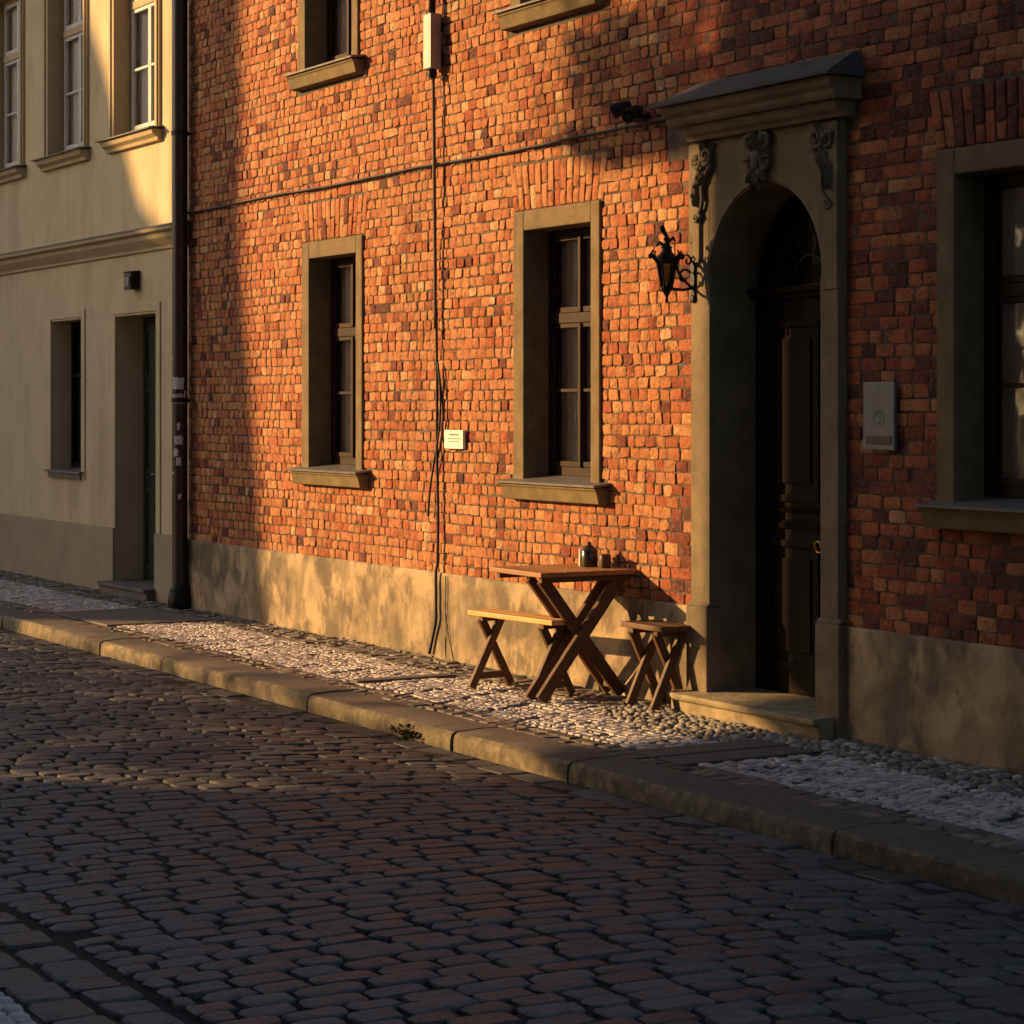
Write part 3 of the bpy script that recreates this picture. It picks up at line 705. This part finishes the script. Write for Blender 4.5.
hv = [(hx+v[0], DY-.002-v[2], hzz+v[1]) for v in hn.v]; hn.v = hv
hn.tube([(hx+.030*math.sin(t*6.283), DY-.022-.006*math.cos(t*6.283), hzz-.014+.030*math.cos(t*6.283)) for t in [i/20 for i in range(21)]], .0055, 8)
hn.tube([(hx, DY-.004, hzz+.016), (hx, DY-.026, hzz+.016)], .006, 8)
sub(hn, 'door_handle', M['brass'], door, smooth=True)
tr = MB(); tr.prof_x([(DY+.05,2.292),(DY-.03,2.292),(DY-.035,2.31),(DY-.055,2.325),(DY-.06,2.35),(DY-.02,2.362),(DY+.05,2.362)], OX0+.002, OX1-.002)
tro = tr.build('transom', M['dark_wood'], bevel=.003); child(tro, bh)
fl = MB(); pl = [(OX0,2.362)]+[(a, b) for a, b in arc if b > 2.362]+[(OX1,2.362)]
fl.add([(a, DY+.03, b) for a, b in pl], [tuple(range(len(pl)))])
flo = fl.build('fanlight', M['fan_glass'], fix=False); child(flo, bh)
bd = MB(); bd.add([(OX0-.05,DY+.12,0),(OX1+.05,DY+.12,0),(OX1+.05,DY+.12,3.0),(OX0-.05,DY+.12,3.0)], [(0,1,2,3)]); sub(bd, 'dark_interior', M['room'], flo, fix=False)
gr = MB(); c0 = (cxd, 2.385)
gr.tube([(cxd-(rad-.03)*math.cos(math.pi*i/24), DY+.005, 2.37+(rad-.03)*math.sin(math.pi*i/24)) for i in range(25)], .009, 6)
gr.tube([(cxd-.15*math.cos(math.pi*i/16), DY+.005, 2.37+.15*math.sin(math.pi*i/16)) for i in range(17)], .008, 6)
for k in range(1, 8):
    a = math.pi*k/8; gr.tube([(cxd-.15*math.cos(a), DY+.005, 2.37+.15*math.sin(a)), (cxd-(rad-.03)*math.cos(a), DY+.005, 2.37+(rad-.03)*math.sin(a))], .007, 6)
    for sg in (-1, 1):
        aa = a+sg*.12; gr.tube([(p[0], DY, p[2]) for p in spiral((cxd-.32*math.cos(aa), 2.37+.32*math.sin(aa)), .035, 1.2, sg, a, 0, 14)], .005, 5)
sub(gr, 'iron_grille', M['iron'], flo, smooth=True)

# ------------------------------------------------------------------ yellow plastered house
yh = thing('plaster_house', 'cream plastered house with tall upper windows and a cornice band', 'house', (-22, 0, 0))
YL, YR = -34.0, -18.22; YT = 7.0
YW = [(-20.075,-18.835),(-21.93,-20.69),(-23.83,-22.59),(-25.72,-24.48),(-27.6,-26.36)]
yholes = [(a+.10, b-.10, 4.13, 6.0) for a, b in YW] + [(-21.76,-20.90,1.075,2.525),(-20.0,-18.965,-1,2.515)]
ym = MB()
wall_holes(ym, YL, YR, 0, YT, yholes, -.004, 0)
ym.box(YL, YR, .5, 6.0, -.1, YT); ym.box(YR-.012, YR-.002, .0, .5, 0, YT)
ywo = ym.build('plaster_wall', M['yellow'], fix=False); child(ywo, yh)
# plinth (either side of the door)
for (a, b) in ((YL, -20.0), (-18.965, YR)):
    m_ = MB(); m_.box(a, b, -.026, .0, -.05, .585); child(m_.build('plinth', M['yellow_base'], bevel=.006), yh)
m_ = MB(); m_.prof_x([(-.003,3.055),(-.03,3.06),(-.035,3.085),(-.10,3.15),(-.11,3.185),(-.155,3.205),(-.16,3.232),(-.003,3.275)], YL, YR)
cor = m_.build('cornice', M['yellow_trim'], bevel=.004); child(cor, yh)
m_ = MB(); m_.prof_x([(-.164,3.2325),(-.166,3.240),(-.003,3.284),(-.003,3.277)], YL, YR); sub(m_, 'cornice_flashing', M['sill_metal'], cor)
rf = MB(); rf.prof_x([(-.5,YT+.02),(3.0,YT+3.2),(6.4,YT+.02)], YL, YR); child(rf.build('roof', M['tile']), yh)
def tall_window(w, h):
    root = bpy.data.objects.new('window', None); COL.objects.link(root); root.parent = yh
    s = MB(); lw = .115; dep = .20
    s.box(0, lw, -.03, dep, -.0, h); s.box(w-lw, w, -.03, dep, 0, h); s.box(lw+.0005, w-lw-.0005, -.0295, dep, h-lw, h-.0005)
    s.box(.02, .06, -.045, -.0305, 0.001, h-.02); s.box(w-.06, w-.02, -.045, -.0305, 0.001, h-.02); s.box(.0605, w-.0605, -.0445, -.0305, h-.06, h-.02)
    s.build('window_surround', M['yellow_trim'], root, bevel=.006)
    sl = MB(); sl.prof_x([(-.002,-.115),(-.05,-.11),(-.06,-.08),(-.10,-.055),(-.115,-.012),(.02,-.012),(.02,-.115)], -.03, w+.03); sl.build('sill', M['yellow_trim'], root, bevel=.004)
    sm = MB(); sm.prof_x([(-.145,-.010),(-.147,-.0),(dep-.02,.04),(dep-.02,.03),(-.12,-.010)], -.055, w+.055); sm.build('sill_cover', M['sill_metal'], root)
    x0, x1, z0, z1 = lw+.003, w-lw-.003, .034, h-lw; y0, y1 = .13, .19; xm = (x0+x1)/2; zt = z0+(z1-z0)*.66
    f = MB(); fw = .05
    f.box(x0, x0+fw, y0, y1, z0, z1); f.box(x1-fw, x1, y0, y1, z0, z1); f.box(x0+fw, x1-fw, y0+.001, y1, z1-fw, z1); f.box(x0+fw, x1-fw, y0+.001, y1, z0, z0+.05)
    f.box(x0+fw, x1-fw, y0-.02, y1, zt-.035, zt+.035)
    f.build('frame', M['yellow_trim'], root, bevel=.005)
    ls = MB()
    for (a, b) in ((x0+fw+.002, xm-.002), (xm+.002, x1-fw-.002)):
        for (c, d, mun) in ((z0+.052, zt-.037, True), (zt+.037, z1-fw-.002, False)):
            t = .032
            ls.box(a, a+t, y0-.008, y0+.026, c, d); ls.box(b-t, b, y0-.008, y0+.026, c, d); ls.box(a+t, b-t, y0-.007, y0+.026, c, c+t+.01); ls.box(a+t, b-t, y0-.007, y0+.026, d-t, d)
            if mun: ls.box(a+t, b-t, y0-.004, y0+.024, (c+d)/2-.012, (c+d)/2+.012)
    ls.build('sash', M['white_wood'], root, bevel=.004)
    p = MB(); p.add([(x0,y0+.012,z0+.03),(x1,y0+.012,z0+.03),(x1,y0+.012,z1-.03),(x0,y0+.012,z1-.03)], [(0,1,2,3)]); p.build('pane', M['glass'], root, fix=False)
    c = MB(); n = 60; vs = []; fs = []
    for i in range(n+1):
        xx = x0+(x1-x0)*i/n; yy = .20+.010*math.sin(i*1.2)+.006*math.sin(i*2.7); vs += [(xx, yy, z0), (xx, yy, z1)]
    for i in range(n): fs.append((2*i, 2*i+2, 2*i+3, 2*i+1))
    c.add(vs, fs); c.build('curtain', M['curtain_pale'], root, smooth=True, fix=False)
    return root
pw = tall_window(1.24, 1.95)
for i, (a, b) in enumerate(YW):
    o = pw if i == 0 else copy_tree(pw, yh); o.location = Vector((a, 0, 4.12)) - yh.location
# small window on the ground floor
def yopening(name, x0, x1, z0, z1, dep, strip):
    s = MB()
    s.box(x0-.03, x0, -.002, dep, z0, z1); s.box(x1, x1+.03, -.002, dep, z0, z1); s.box(x0-.03, x1+.03, -.0015, dep, z1, z1+.03)
    t = .095
    s.box(x1+.02, x1+t+.02, -.018, -.0045, z0-(.07 if z0 > .5 else -.49), z1+t); s.box(x0-t+.015, x1+.0195, -.0175, -.0045, z1+.02, z1+t); 
    if z0 > .5: s.box(x0-.05, x0-.004, -.017, -.0045, z0-.06, z1+.0195)
    o = s.build(name, M['yellow'], bevel=.003); child(o, yh); return o
wn_ = yopening('window', -21.76, -20.90, 1.075, 2.525, .235, True)
m_ = MB(); m_.prof_x([(-.07,1.062),(-.07,1.075),(.23,1.10),(.23,1.085)], -21.82, -20.80); m_.prof_x([(-.019,1.0),(-.035,1.005),(-.045,1.06),(-.019,1.06)], -21.78, -20.86); sub(m_, 'sill', M['sill_metal'], wn_)
f = MB(); x0, x1, z0, z1, y0 = -21.755, -20.905, 1.10, 2.52, .19
for (a, b, c, d) in ((x0,x0+.05,z0,z1),(x1-.05,x1,z0,z1),(x0+.05,x1-.05,z1-.05,z1),(x0+.05,x1-.05,z0,z0+.05),((x0+x1)/2-.03,(x0+x1)/2+.03,z0+.05,z1-.05),(x0+.05,(x0+x1)/2-.03,1.98,2.02),((x0+x1)/2+.03,x1-.05,1.98,2.02)): f.box(a, b, y0, y0+.05, c, d)
sub(f, 'frame', M['dark_wood'], wn_, bevel=.004)
p = MB(); p.add([(x0,y0+.03,z0),(x1,y0+.03,z0),(x1,y0+.03,z1),(x0,y0+.03,z1)], [(0,1,2,3)]); sub(p, 'pane', M['glass_dark'], wn_, fix=False)
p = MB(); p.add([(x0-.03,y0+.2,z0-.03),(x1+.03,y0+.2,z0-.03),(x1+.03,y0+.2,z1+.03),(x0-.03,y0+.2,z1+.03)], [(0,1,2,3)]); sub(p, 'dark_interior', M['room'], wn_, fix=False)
dn = yopening('door', -20.0, -18.965, .10, 2.515, .31, False)
f = MB(); x0, x1 = -19.997, -18.968; f.box(x0, x1, .27, .31, .115, 2.512)
for (a, b) in ((x0+.08,(x0+x1)/2-.05),((x0+x1)/2+.05,x1-.08)):
    for (c, d) in ((.22,.95),(1.08,1.85),(1.95,2.42)):
        for (p0, p1, q0, q1) in ((a,a+.03,c,d),(b-.03,b,c,d),(a+.03,b-.03,c,c+.035),(a+.03,b-.03,d-.035,d)): f.box(p0, p1, .255, .2695, q0, q1)
f.box((x0+x1)/2-.025,(x0+x1)/2+.025,.25,.2695,.13,2.5)
sub(f, 'door_leaf', M['green_door'], dn, bevel=.004)
f = MB(); f.tube([((x0+x1)/2-.07,.2695,1.08),((x0+x1)/2-.07,.225,1.08),((x0+x1)/2-.19,.222,1.08)], .010, 8); sub(f, 'door_handle', M['steel'], dn, smooth=True)
f = MB(); f.prof_x([(-.11,-.03),(-.11,.06),(-.135,.07),(-.135,.098),(.33,.112),(.33,-.03)], -20.12, -18.93); child(f.build('doorstep', M['slab'], bevel=.006), yh)
for (xa, xb) in ((-20.03,-20.0),(-18.965,-18.935)):
    pass

# ------------------------------------------------------------------ things on the walls
lb = thing('wall_light', 'small dark box light on the cream house above its door', 'wall light', (-19.44, -.004, 2.74))
m_ = MB(); m_.box(-.085, .085, -.09, 0, 0, .15); m_.prof_x([(-.10,.15),(-.10,.158),(0,.165),(0,.15)], -.092, .092); m_.build('housing', M['iron'], lb, bevel=.008)
m_ = MB(); m_.box(-.055, .055, -.098, -.0905, .025, .11); m_.build('lens', M['steel'], lb, bevel=.004)

dp = thing('drainpipe', 'dark brown drainpipe where the cream and brick houses meet', 'drainpipe', (-18.175, -.10, 0))
m_ = MB(); m_.tube([(0,0,.10),(0,0,2.0),(0,0,7.3)], .066, 20); 
m_.build('pipe', M['pipe'], dp, smooth=False, auto=.6)
m_ = MB(); m_.lathe([(.085,-.03),(.10,.0),(.105,.06),(.098,.10),(.085,.14),(.088,.155),(.070,.19),(.067,.20)], (0,0,0), 20); m_.build('pipe_shoe', M['iron'], dp, auto=.6)
for zz in (1.75, 4.0, 6.2):
    m_ = MB(); m_.lathe([(.0665,-.022),(.072,-.02),(.072,.02),(.0665,.022)], (0,0,zz), 20); m_.tube([(0,.06,zz),(0,.10,zz)], .010, 8); m_.build('pipe_clamp', M['iron'], dp, auto=.6)
def pipe_patch(z0, z1, a0, a1, m):
    mb = MB(); n = 7; k = 5; vs = []; fs = []
    for j in range(k+1):
        for i in range(n+1):
            a = a0+(a1-a0)*i/n; r = .0672
            e_ = R.uniform(-.006,.006) if j in (0, k) else 0; ea = R.uniform(-.10,.10) if i in (0, n) else 0
            vs.append((r*math.cos(a+ea), r*math.sin(a+ea), z0+(z1-z0)*j/k+e_))
    for j in range(k):
        for i in range(n): fs.append((j*(n+1)+i, j*(n+1)+i+1, (j+1)*(n+1)+i+1, (j+1)*(n+1)+i))
    mb.add(vs, fs); return mb.build('sticker', m, dp, fix=False)
for (z0, z1, a0, a1, m) in ((1.84,1.94,-1.45,.15,'sticker'),(1.72,1.80,-1.5,.0,'red_sticker'),(1.83,1.72,.1,.5,'red_sticker'),(1.38,1.45,-1.1,.0,'sticker'),(1.28,1.34,-1.3,-.6,'sticker'),(1.20,1.27,-.9,-.2,'sticker'),(1.13,1.15,-1.6,-1.2,'sticker'),(.92,.96,-.6,-.25,'sticker'),(2.08,2.11,-1.7,-1.4,'sticker'),(1.50,1.56,-.7,-.4,'sticker')):
    pipe_patch(z0, z1, a0, a1, M[m])

# cable run along the wall
m_ = MB(); pts = []
for i in range(61):
    t = i/60; pts.append((-18.33+7.39*t, -.030-.004*math.sin(i*.9), 3.333-.006*math.sin(t*math.pi*6)+R.uniform(-.002,.002)))
m_.tube(pts, .009, 7)
cb = m_.build('wall_cable', M['cable'], smooth=True); tag(cb, 'long black cable running level along the brick wall to the door hood', 'cable')
# upright conduit with its box
cd = thing('conduit', 'upright conduit with a grey metal box running down the brick wall', 'conduit', (-13.70, 0, 0))
m_ = MB(); m_.box(-.055, .055, -.115, -.03, 3.97, 4.345); bx = m_.build('junction_box', M['grey_box'], cd, bevel=.010)
m_ = MB(); m_.lathe([(.030,0),(.034,.02),(.034,.045),(.022,.06)], (0,-.073,3.915), 14); m_.build('gland', M['iron'], bx, auto=.6)
for z_ in (4.03, 4.23):
    m_ = MB(); m_.box(-.035,.035,-.03,-.002,z_,z_+.06); m_.build('bracket', M['iron'], bx)
def wob(z): return .010*math.sin(z*2.3)+.006*math.sin(z*7.1+1)
m_ = MB(); m_.tube([(0+.01*math.sin(i), -.073, 4.345+.3*i) for i in range(10)], .024, 8); m_.build('upper_cable', M['cable'], cd, smooth=True)
m_ = MB(); m_.tube([(wob(4.0-.1*i)*.25, -.065+.02*min(1,i/18), 3.92-.1*i) for i in range(18)], .0125, 8); m_.build('steel_conduit', M['cable_brown'], cd, smooth=True)
pts = []
for i in range(46):
    zz = 2.35-2.33*i/45; xx = wob(zz)*.8
    if zz < .25: xx -= (.25-zz)*.42
    pts.append((xx+.012, -.040-(.012 if zz < .6 else 0), zz))
m_ = MB(); m_.tube(pts, .010, 7); m_.build('lower_cable', M['cable'], cd, smooth=True)
m_ = MB(); m_.tube([(.02+.05*math.sin(t*5.2)-.09*t**2, -.042, 2.0-1.05*t) for t in [i/24 for i in range(25)]], .0075, 6)
m_.tube([(.005+.07*math.sin(t*3.14), -.030, 1.95-.6*t) for t in [i/16 for i in range(17)]], .006, 6); m_.build('loose_wire', M['cable'], cd, smooth=True)

# plaque
pq = thing('wall_plaque', 'small cream plaque screwed to the sunlit brick wall beside the conduit', 'plaque', (-13.455, -.018, 1.415))
m_ = MB(); m_.box(-.135, .125, -.022, 0, 0, .125); m_.build('plate', M['plaque'], pq, bevel=.004)
m_ = MB()
for k, (a, b, zz) in enumerate(((-.06,.07,.088),(-.085,.09,.064),(-.07,.08,.045))):
    x = a
    while x < b:
        L = R.uniform(.006,.014); m_.box(x, x+L, -.0235, -.0222, zz, zz+(.013 if k == 0 else .007)); x += L+.004
m_.build('lettering', M['print'], pq)

# steel intercom panel
ip = thing('intercom_panel', 'grey steel panel with a round emblem on the dark brick beside the arched door', 'intercom', (-9.025, -.016, 1.478))
m_ = MB(); m_.box(-.122, .122, -.020, 0, 0, .342); m_.build('panel', M['steel'], ip, bevel=.006)
m_ = MB(); m_.box(-.095, .098, -.025, -.0205, .03, .072); m_.build('name_strip', M['slot'], ip, bevel=.002)
m_ = MB(); cz_ = .165
m_.tube([(.040*math.cos(t*6.283), -.0205, cz_+.040*math.sin(t*6.283)) for t in [i/24 for i in range(25)]], .0030, 6)
S_ = [(.014*math.cos(a_), -.0205, cz_+.0135+.0135*math.sin(a_)) for a_ in [.4+i*.43 for i in range(10)]]
S_ += [(.014*math.cos(a_), -.0205, cz_-.0135+.0135*math.sin(a_)) for a_ in [1.3-i*.43 for i in range(10)]]
m_.tube(S_, .0034, 6)
m_.build('emblem', M['print'], ip, smooth=True)

# pair of small spotlights above the cable
sp = thing('spotlight_pair', 'pair of small dark spotlights on the brick wall left of the door hood', 'spotlight', (-11.23, 0, 3.40))
m_ = MB(); m_.box(-.10, .10, -.03, -.012, -.035, .0); m_.tube([(0,-.03,-.015),(0,-.09,.03)], .014, 8); m_.build('bracket', M['iron'], sp, bevel=.003)
for dx, dz in ((-.055, .04), (.07, .0)):
    m_ = MB(); c0 = Vector((dx, -.10, dz)); d = Vector((.12 if dx > 0 else -.5, -.7, -.35)).normalized()
    m_.tube([c0-d*.055, c0-d*.02, c0+d*.04, c0+d*.065], [.022,.036,.042,.046], 14); m_.tube([(dx*.3,-.03,-.02),(dx,-.08,dz-.02)], .010, 6)
    hdm = m_.build('lamp_head', M['iron'], sp, auto=.6)
    m_ = MB(); m_.tube([c0+d*.066, c0+d*.069], .038, 14); m_.build('lens', M['glass_dark'], hdm)

# wrought iron lantern on the left door jamb
lt = thing('wall_lantern', 'black wrought iron lantern with scrolls on the left jamb of the arched door', 'lantern', (-10.635, PY, 2.335)); lt.scale = (.84, .9, .84)
m_ = MB(); m_.box(-.022, .022, -.016, -.001, -.04, .34); m_.blob((0,-.012,.34), (.030,.014,.035), .1); m_.blob((0,-.012,-.04), (.026,.014,.03), .1); m_.build('back_plate', M['iron'], lt, smooth=False)
m_ = MB()
m_.tube([(0,-.016,.03),(0,-.08,.015),(0,-.15,.02),(0,-.20,.03)], .010, 8)
m_.tube([(0,-.016-.05*math.sin(t*3.1)-.10*t, .03+.20*t) for t in [i/14 for i in range(15)]], .009, 7)
m_.tube([(0, -.075+.055*(1-.8*t)*math.cos(5.5*t+.5), .10+.06*(1-.8*t)*math.sin(5.5*t+.5)) for t in [i/18 for i in range(19)]], .008, 6)
m_.tube([(0, -.05+.03*(1-.8*t)*math.cos(-6*t+2), .21+.04*(1-.8*t)*math.sin(-6*t+2)) for t in [i/16 for i in range(17)]], .007, 6)
m_.build('bracket_arm', M['iron'], lt, smooth=True)
LC = (0, -.205)
def hexring(r, z): return [(LC[0]+r*math.cos(math.pi/3*k), LC[1]+r*math.sin(math.pi/3*k), z) for k in range(6)]
m_ = MB(); lo, hi = hexring(.034,.03), hexring(.062,.20)
for k in range(6): m_.beam(lo[k], hi[k], .009, .009)
m_.tube(lo+[lo[0]], .007, 6); m_.tube(hi+[hi[0]], .009, 6)
m_.lathe([(.072,.20),(.078,.205),(.060,.235),(.036,.262),(.030,.285),(.040,.290),(.018,.315),(.014,.335),(.022,.350),(.006,.375)], (LC[0],LC[1],0), 12)
m_.lathe([(.006,-.075),(.012,-.06),(.008,-.035),(.020,-.01),(.036,.015),(.038,.03)], (LC[0],LC[1],0), 12)
cage = m_.build('lantern_cage', M['iron'], lt)
m_ = MB(); lo, hi = hexring(.031,.032), hexring(.058,.198); m_.add(lo+hi, [(k,(k+1)%6,(k+1)%6+6,k+6) for k in range(6)]); m_.build('lantern_glass', M['glass_dark'], cage, fix=False)
m_ = MB()
for k in range(6):
    a = math.pi/3*k+.3; ca, sa = math.cos(a), math.sin(a)
    m_.tube([(LC[0]+ca*(.062+.055*math.sin(t*2.6)), LC[1]+sa*(.062+.055*math.sin(t*2.6)), .195+.085*t+.02*math.sin(t*6)) for t in [i/10 for i in range(11)]], [.012-.007*i/10 for i in range(11)], 6)
    m_.blob((LC[0]+ca*.105, LC[1]+sa*.105, .235), (.016,.016,.020), .2)
m_.tube([(LC[0]+.01, LC[1]+.0, .36),(LC[0]-.012,LC[1]-.010,.39),(LC[0]-.005,LC[1]-.028,.415),(LC[0]+.01,LC[1]-.040,.43)], [.010,.015,.019,.012], 8)
m_.tube([(LC[0], LC[1]+.01, .33),(LC[0],LC[1]+.05,.36),(LC[0],LC[1]+.062,.335)], [.012,.011,.007], 7); m_.tube([(LC[0], LC[1]-.01, .30),(LC[0],LC[1]-.055,.325),(LC[0],LC[1]-.075,.30)], [.012,.011,.007], 7)
m_.build('leaf_scroll', M['iron'], lt, smooth=True)

# ------------------------------------------------------------------ table and benches
tb = thing('folding_table', 'wooden folding table with crossed legs against the plinth of the brick house', 'table', (-11.56, -.345, 0))
TL, TW, TH = .30, .325, .747
m_ = MB(); n = 4
for i in range(n):
    a = -TW+2*TW*i/n; m_.box(-TL, TL, a+.0015, a+2*TW/n-.0015, TH-.028, TH)
top = m_.build('tabletop', M['table_wood'], tb, bevel=.004)
for x_ in (-TL+.04, TL-.075):
    m_ = MB(); m_.box(x_, x_+.035, -TW+.03, TW-.03, TH-.062, TH-.0285); m_.build('batten', M['leg_wood'], top, bevel=.003)
for sx in (1, -1):
    for sy in (1, -1):
        m_ = MB(); xx = (TL-.085 if sx > 0 else .075) + (.018 if sy > 0 else -.018)
        m_.beam((xx, sy*-.285, .012), (xx, sy*.255, TH-.045), (.070 if sx > 0 else .052), .034, (1,0,0)); lg = m_.build('leg', M['leg_wood'], tb, bevel=.004)
for q_ in ((.095,TL-.122,-.016,.016,.340,.372),(.095,TL-.122,.225,.255,.05,.085)):
    m_ = MB(); m_.box(*q_); m_.build('stretcher', M['leg_wood'], tb, bevel=.004)

def bench(root, L, Wd, Hh, seatm, inset, spread, low=True):
    m_ = MB(); m_.box(-L/2, L/2, -Wd/2, -.002, Hh-.030, Hh); m_.box(-L/2, L/2, .002, Wd/2, Hh-.030, Hh); st_ = m_.build('seat', seatm, root, bevel=.005)
    for sx in (-1, 1):
        m_ = MB(); m_.box(sx*(L/2-inset)-.02, sx*(L/2-inset)+.02, -Wd/2+.015, Wd/2-.015, Hh-.060, Hh-.0305); m_.build('batten', M['leg_wood'], st_, bevel=.003)
    for sx in (-1, 1):
        for sy in (-1, 1):
            m_ = MB(); xx = sx*(L/2-inset)+sy*.015
            m_.beam((xx, sy*-spread, .008), (xx, sy*(Wd/2-.03), Hh-.045), .050, .028, (1,0,0)); m_.build('leg', M['leg_wood'], root, bevel=.004)
        if low:
            m_ = MB(); m_.box(sx*(L/2-inset)-.014, sx*(L/2-inset)+.014, -spread+.05, spread-.05, .055, .095); m_.build('stretcher', M['leg_wood'], root, bevel=.003)
b1 = thing('wooden_bench', 'sunlit pale wooden bench pushed partly under the left side of the folding table', 'bench', (-11.80, -.485, 0), D2R(5.5))
bench(b1, .86, .185, .462, M['bench_wood'], .12, .155)
b2 = thing('wooden_bench', 'short dark bench standing between the folding table and the arched door', 'bench', (-10.84, -.155, 0))
bench(b2, .42, .22, .472, M['leg_wood'], .085, .115, False)

pj = thing('lidded_pot', 'dark pot with a pointed lid, the taller of two pots on the folding table', 'pot', (-11.57, -.15, TH))
m_ = MB(); m_.lathe([(.044,.0),(.050,.01),(.052,.05),(.050,.082),(.046,.09)], (0,0,0), 20); m_.build('pot_body', M['jar_dark'], pj, auto=.6)
m_ = MB(); m_.lathe([(.052,.0905),(.048,.105),(.026,.122),(.010,.132),(.012,.142),(.004,.150)], (0,0,0), 20); m_.build('lid', M['jar_dark'], pj, auto=.7)
m_ = MB(); m_.box(-.075,-.058,-.03,.03,.0,.10); m_.build('pale_side_strip', M['jar_pale'], pj, bevel=.003)  # pale upright strip at the left side of the pot
m_ = MB(); m_.lathe([(.034,.0),(.037,.008),(.037,.06),(.034,.07),(.034,.082),(.0,.084)], (0,0,0), 18)
o = m_.build('small_pot', M['jar_brown'], auto=.6); o.location = (-11.43, -.13, TH); tag(o, 'short brown pot beside the taller lidded pot on the folding table', 'pot')

# ------------------------------------------------------------------ the other side of the street (out of the picture; shaped to cast the evening shade)
oh = thing('opposite_house', 'plastered town house across the street behind the viewpoint', 'house', (-8, -9.4, 0))
m_ = MB(); xr = -18.92
m_.box(xr, 8, -18, -9.4, 3.75, 12); m_.box(-15.4, 8, -18, -9.45, -.2, 3.75); child(m_.build('wall', M['opp']), oh)  # corner and overhang placed to set the edge of the shade
m_ = MB(); m_.prof_x([(-9.0,12.02),(-13.7,16),(-18.4,12.02)], xr-.1, 8.2); child(m_.build('roof', M['tile']), oh)
m_ = MB(); m_.box(-20.9, xr-.002, -10.2, -9.75, 6.88, 6.98); slab_ob = m_.build('shade_slab', M['opp']); child(slab_ob, oh)  # unseen slab added to cast the dark patch beside the door hood
m_ = MB()
for q_ in range(950):
    c = Vector((R.triangular(-21.2,-19.2,-20.2), R.uniform(-10.3,-9.6), 6.95+R.triangular(0,.95,.25)))
    d = Vector((R.uniform(-1,1),R.uniform(-1,1),R.uniform(-1,1))).normalized(); e_ = d.orthogonal().normalized(); L = R.uniform(.05,.10)
    m_.add([c-d*L, c+e_*L*.55, c+d*L, c-e_*L*.55], [(0,1,2,3)])
sub(m_, 'shade_leaves', M['leaf'], slab_ob, fix=False)  # leaves added to soften the edge of that cast patch
for k in range(7):
    for zz in (4.6, 8.2):
        m_ = MB(); xx = -17+3.2*k; m_.box(xx, xx+1.1, -9.42, -9.39, zz, zz+1.9); m_.box(xx-.1, xx+1.2, -9.50, -9.421, zz-.1, zz-.01); child(m_.build('window', M['dark_wood']), oh)
gh = thing('shade_gable', 'unseen wall across the street, cut to the outline of the evening shade', 'house', (-39, -20, 0))
m_ = MB()
poly = [(-75,-.2),(-34.3,-.2),(-34.6,6.8),(-34.95,8.0),(-35.4,10.3),(-35.45,21.0),(-36.55,21.0),(-36.55,10.45),(-37.75,11.1),(-38.67,12.45),(-40.0,14.1),(-75,14.6)]  # outline cut so the wall's shadow gives the wanted shade edges
m_.prism(poly, -20.4, -20.0); m_.box(-75, -39, -28, -20.42, -.2, 6.5); child(m_.build('wall', M['opp']), gh)

# unseen low trees, added to thin the evening light that reaches the road
for k, xx in enumerate((-30.2,-27.9,-25.6,-23.4,-21.3)):
    t = thing('light_thinning_tree', 'unseen tree added to thin light on the road, %s in its row' % ('first','second','third','fourth','last')[k], 'tree', (xx, -14.0, 0), 0, 'trees added to thin the light')
    m_ = MB(); m_.tube([(0,0,-.2),(.03,.02,1.0),(-.02,0,2.2),(.05,.03,3.4)], [.07,.06,.05,.03], 8)
    for q_ in range(6):
        a = q_*1.05; m_.tube([(0,0,1.8+.15*q_),(math.cos(a)*.5,math.sin(a)*.4,2.4+.2*q_),(math.cos(a)*.9,math.sin(a)*.6,2.9+.25*q_)], [.03,.02,.01], 5)
    m_.build('trunk', M['leg_wood'], t)
    m_ = MB()
    for q_ in range(1000):
        h = R.random(); c = Vector((R.uniform(-1.25,1.25), R.uniform(-.7,.7), 1.7+2.65*h**.8 + (R.uniform(0,.5) if R.random() < .15 else 0)))
        d = Vector((R.uniform(-1,1),R.uniform(-1,1),R.uniform(-1,1))).normalized(); e_ = d.orthogonal().normalized(); L = R.uniform(.09,.15)
        m_.add([c-d*L, c+e_*L*.55, c+d*L, c-e_*L*.55], [(0,1,2,3)])
    m_.build('crown', M['leaf'], t, fix=False)
